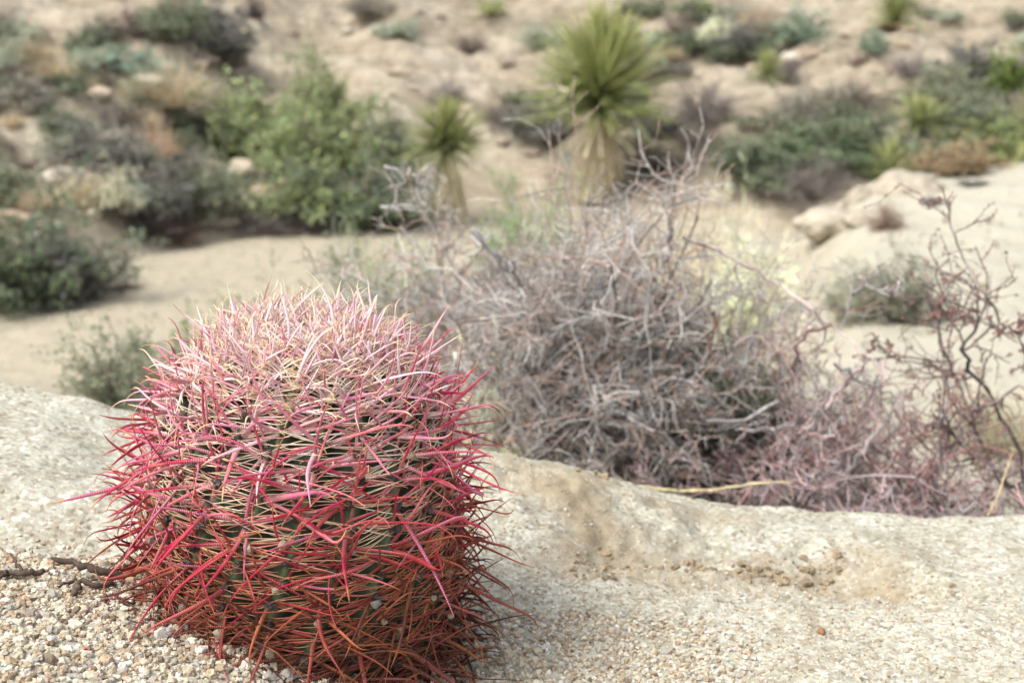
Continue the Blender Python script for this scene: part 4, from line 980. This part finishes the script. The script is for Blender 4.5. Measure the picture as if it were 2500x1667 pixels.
# prominent bleached limbs standing proud of the tangle
def limb_set(name, label, paths, parent_y, thick, cols, seed, nside, bud=None, cat='branch', group=None):
    r = np.random.default_rng(seed); o = None
    for k, (pts, dy, th) in enumerate(paths):
        Q = np.array([at(px, py, parent_y + dy + .05 * r.normal()) for px, py in pts])
        seg = np.linspace(0, 1, len(Q)); K = len(Q) * 3; d = np.linspace(0, 1, K)
        P = np.stack([np.interp(d, seg, Q[:, i]) for i in range(3)], -1) + r.normal(size=(K, 3)) * .0042
        P[0] = Q[0]
        if o is None: off = Q[0].copy(); o = empty(name, off); tag(o, label, cat, group)
        RD = thick * th * (1 - .5 * d) * (1 + .12 * r.normal(size=K)); RD[-1] *= .5
        A = [tubes(P[None] - off, RD[None], 6, unit(r.normal(size=(1, 3))), 1, np.repeat(pal(cols, 1, r)[:, None], K, 1) * r.uniform(.85, 1.15, (1, K, 1)))[:3]]
        pw, dw, l, rd, t_ = children_of(P[None], RD[None], nside, .32, .75, r, .05, .65); l = np.clip(l, .04, .17)
        P2, R2 = branch(pw, dw, l, np.maximum(rd, .0014), 6, .25, .02, r, .6)
        A.append(tubes(P2 - off, R2, 4, None, 1, np.repeat(pal(cols, len(P2), r)[:, None], 6, 1))[:3])
        pw, dw, l, rd, t_ = children_of(P2, R2, 3, .6, .8, r, .1, .7); P3, R3 = branch(pw, dw, l, np.maximum(rd, .0010), 4, .3, .0, r, .6)
        A.append(tubes(P3 - off, R3, 4, None, 1, np.repeat(pal(cols, len(P3), r)[:, None], 4, 1))[:3])
        V, F, C = join(A); br = mesh_obj('branch', V, F, M_twig2, o, C=C)
        if bud:
            Pb = P2 if not bud[3] else P2
            V1, F1 = leaves_on(P2, bud[0], bud[1], r, .7, 1.2, .05); V2, F2 = leaves_on(P3, bud[0], bud[1], r, .7, 1.2, .05)
            V = np.concatenate([V1, V2]); F = np.concatenate([F1, F2 + len(V1)]); c = pal(bud[2], len(F), r, .6, 1.2)
            mesh_obj('leaf_or_bud', V - off, F, M_bud, br, C=np.repeat(c, 4, 0))  # these quads are the red buds along the side twigs, not leaves
    return o
Z2 = lambda pts: [(1700 + x * .5102, 500 + y * .5102) for x, y in pts]
limb_set('budding_shrub', 'sparse dark-stemmed shrub with red buds rising at the right edge', [
    (Z2([(1640, 1480), (1560, 1440), (1380, 1180), (1300, 980), (1250, 830), (1180, 680), (1140, 540), (1105, 440)]), 0, 1.2),
    (Z2([(1640, 1480), (1568, 1250), (1440, 950), (1300, 800), (1270, 700), (1340, 590), (1362, 400)]), .05, 1.3),
    (Z2([(1270, 700), (1400, 610), (1450, 560), (1370, 430), (1290, 270), (1240, 130), (1190, 0), (1160, -80)]), .05, .75),
    (Z2([(1640, 860), (1568, 880), (1400, 950), (1280, 985), (1150, 1010)]), -.05, .8),
    (Z2([(1640, 1480), (1460, 1300), (1250, 1130), (1130, 1000)]), -.08, 1.3),
    (Z2([(1330, 540), (1240, 520), (1150, 500)]), .02, .5), (Z2([(1460, 570), (1540, 640), (1568, 800)]), .0, .6),
    (Z2([(1250, 830), (1130, 750), (960, 740), (850, 690)]), .1, .6)],
    2.62, .0038, [srgb(112, 102, 98), srgb(130, 118, 114), srgb(98, 90, 86)], 31, 10, (9, .0062, [srgb(152, 96, 90), srgb(132, 86, 80), srgb(176, 136, 130), srgb(124, 96, 88)], 0), 'shrub')
limb_set('dead_branch', 'bleached zigzag branches at the front of the dead tangle, right part', [
    (Z2([(-60, 160), (60, 200), (220, 280), (400, 380), (560, 500), (640, 570), (760, 680), (900, 800), (1030, 940)]), .08, .85),
    (Z2([(640, 570), (520, 620), (470, 700), (450, 830)]), -.02, .9),
    (Z2([(800, 780), (700, 860), (610, 950), (600, 1080), (580, 1230), (450, 1225)]), -.05, .9),
    (Z2([(800, 780), (600, 960), (530, 1060), (480, 1160), (450, 1270)]), -.05, .9),
    (Z2([(900, 1040), (780, 1200), (720, 1290), (600, 1370), (480, 1300)]), -.1, 1.0),
    (Z2([(540, 1100), (650, 1110), (790, 1150)]), -.1, .9),
    (Z2([(40, 1040), (230, 1050), (400, 930), (340, 820)]), -.05, 1.0), (Z2([(240, 1080), (420, 1070), (530, 1040)]), 0, 1.2),
    (Z2([(750, 430), (810, 380), (900, 260)]), .05, .8), (Z2([(810, 380), (930, 450), (980, 350)]), .05, .8),
    (Z2([(660, 760), (800, 850), (900, 880), (1040, 1050)]), -.05, .8), (Z2([(80, 520), (60, 640), (130, 760)]), -.05, .9)],
    2.62, .0046, [srgb(156, 150, 148), srgb(176, 170, 166), srgb(166, 150, 146), srgb(166, 138, 132)], 41, 4, None, 'branch')
limb_set('dead_branch', 'pale bleached branches poking from the middle of the dead tangle', [
    ([(1150, 560), (1200, 620), (1250, 665), (1300, 720)], 0, 1.5), ([(1130, 820), (1200, 845), (1260, 890), (1330, 980)], -.05, 1.2),
    ([(1380, 930), (1450, 880), (1480, 800), (1540, 700)], 0, 1.2), ([(1310, 890), (1380, 885), (1395, 840)], 0, 1.1),
    ([(1460, 870), (1540, 830), (1600, 800), (1720, 770)], 0, 1.1), ([(1340, 950), (1400, 980), (1460, 1000), (1530, 1005), (1590, 1040)], -.1, 1.2),
    ([(1450, 1040), (1530, 1045), (1590, 1040), (1570, 1010)], -.1, 1.2), ([(1450, 940), (1460, 1060), (1490, 1150), (1530, 1190)], -.1, 1.0),
    ([(1350, 900), (1420, 800), (1470, 740)], 0, 1.0), ([(1500, 440), (1505, 480), (1480, 560), (1450, 530)], .3, .8),
    ([(940, 405), (985, 425), (1010, 450), (1040, 500), (1060, 560), (1110, 660)], .3, .6), ([(980, 390), (1010, 425), (1035, 450)], .3, .5), ([(1060, 400), (1040, 440), (1035, 480)], .3, .5), ([(955, 460), (1010, 470), (1050, 510), (1120, 560)], .3, .5),
    ([(1640, 560), (1620, 640), (1600, 680)], .1, 1.1), ([(930, 505), (980, 505), (1020, 515)], .3, .8), ([(1260, 990), (1280, 1060), (1300, 1110)], -.1, .9)],
    2.85, .0050, [srgb(170, 167, 163), srgb(158, 154, 150), srgb(182, 174, 166)], 51, 5, None, 'branch')
V, F, C = polytube([at(px, py, 2.32) for px, py in [(1560, 1186), (1650, 1200), (1750, 1194), (1850, 1180), (1930, 1176)]], .0032, .0020, srgb(196, 184, 140), jit=.0008, seed=61)
tag(mesh_obj('dry_stalk', V, F, M_twig2, C=C), 'long yellowish dry stalk lying along the top of the ledge', 'stalk')
V, F, C = polytube([at(px, py, 2.2) for px, py in [(2412, 1258), (2440, 1200), (2468, 1120), (2476, 1090)]], .0018, .0010, srgb(206, 184, 140), jit=.0006, seed=62)
tag(mesh_obj('dry_stalk', V, F, M_twig2, C=C), 'thin tan stalk standing upright on the ledge near the right edge', 'stalk')
print('objects', len(bpy.data.objects))
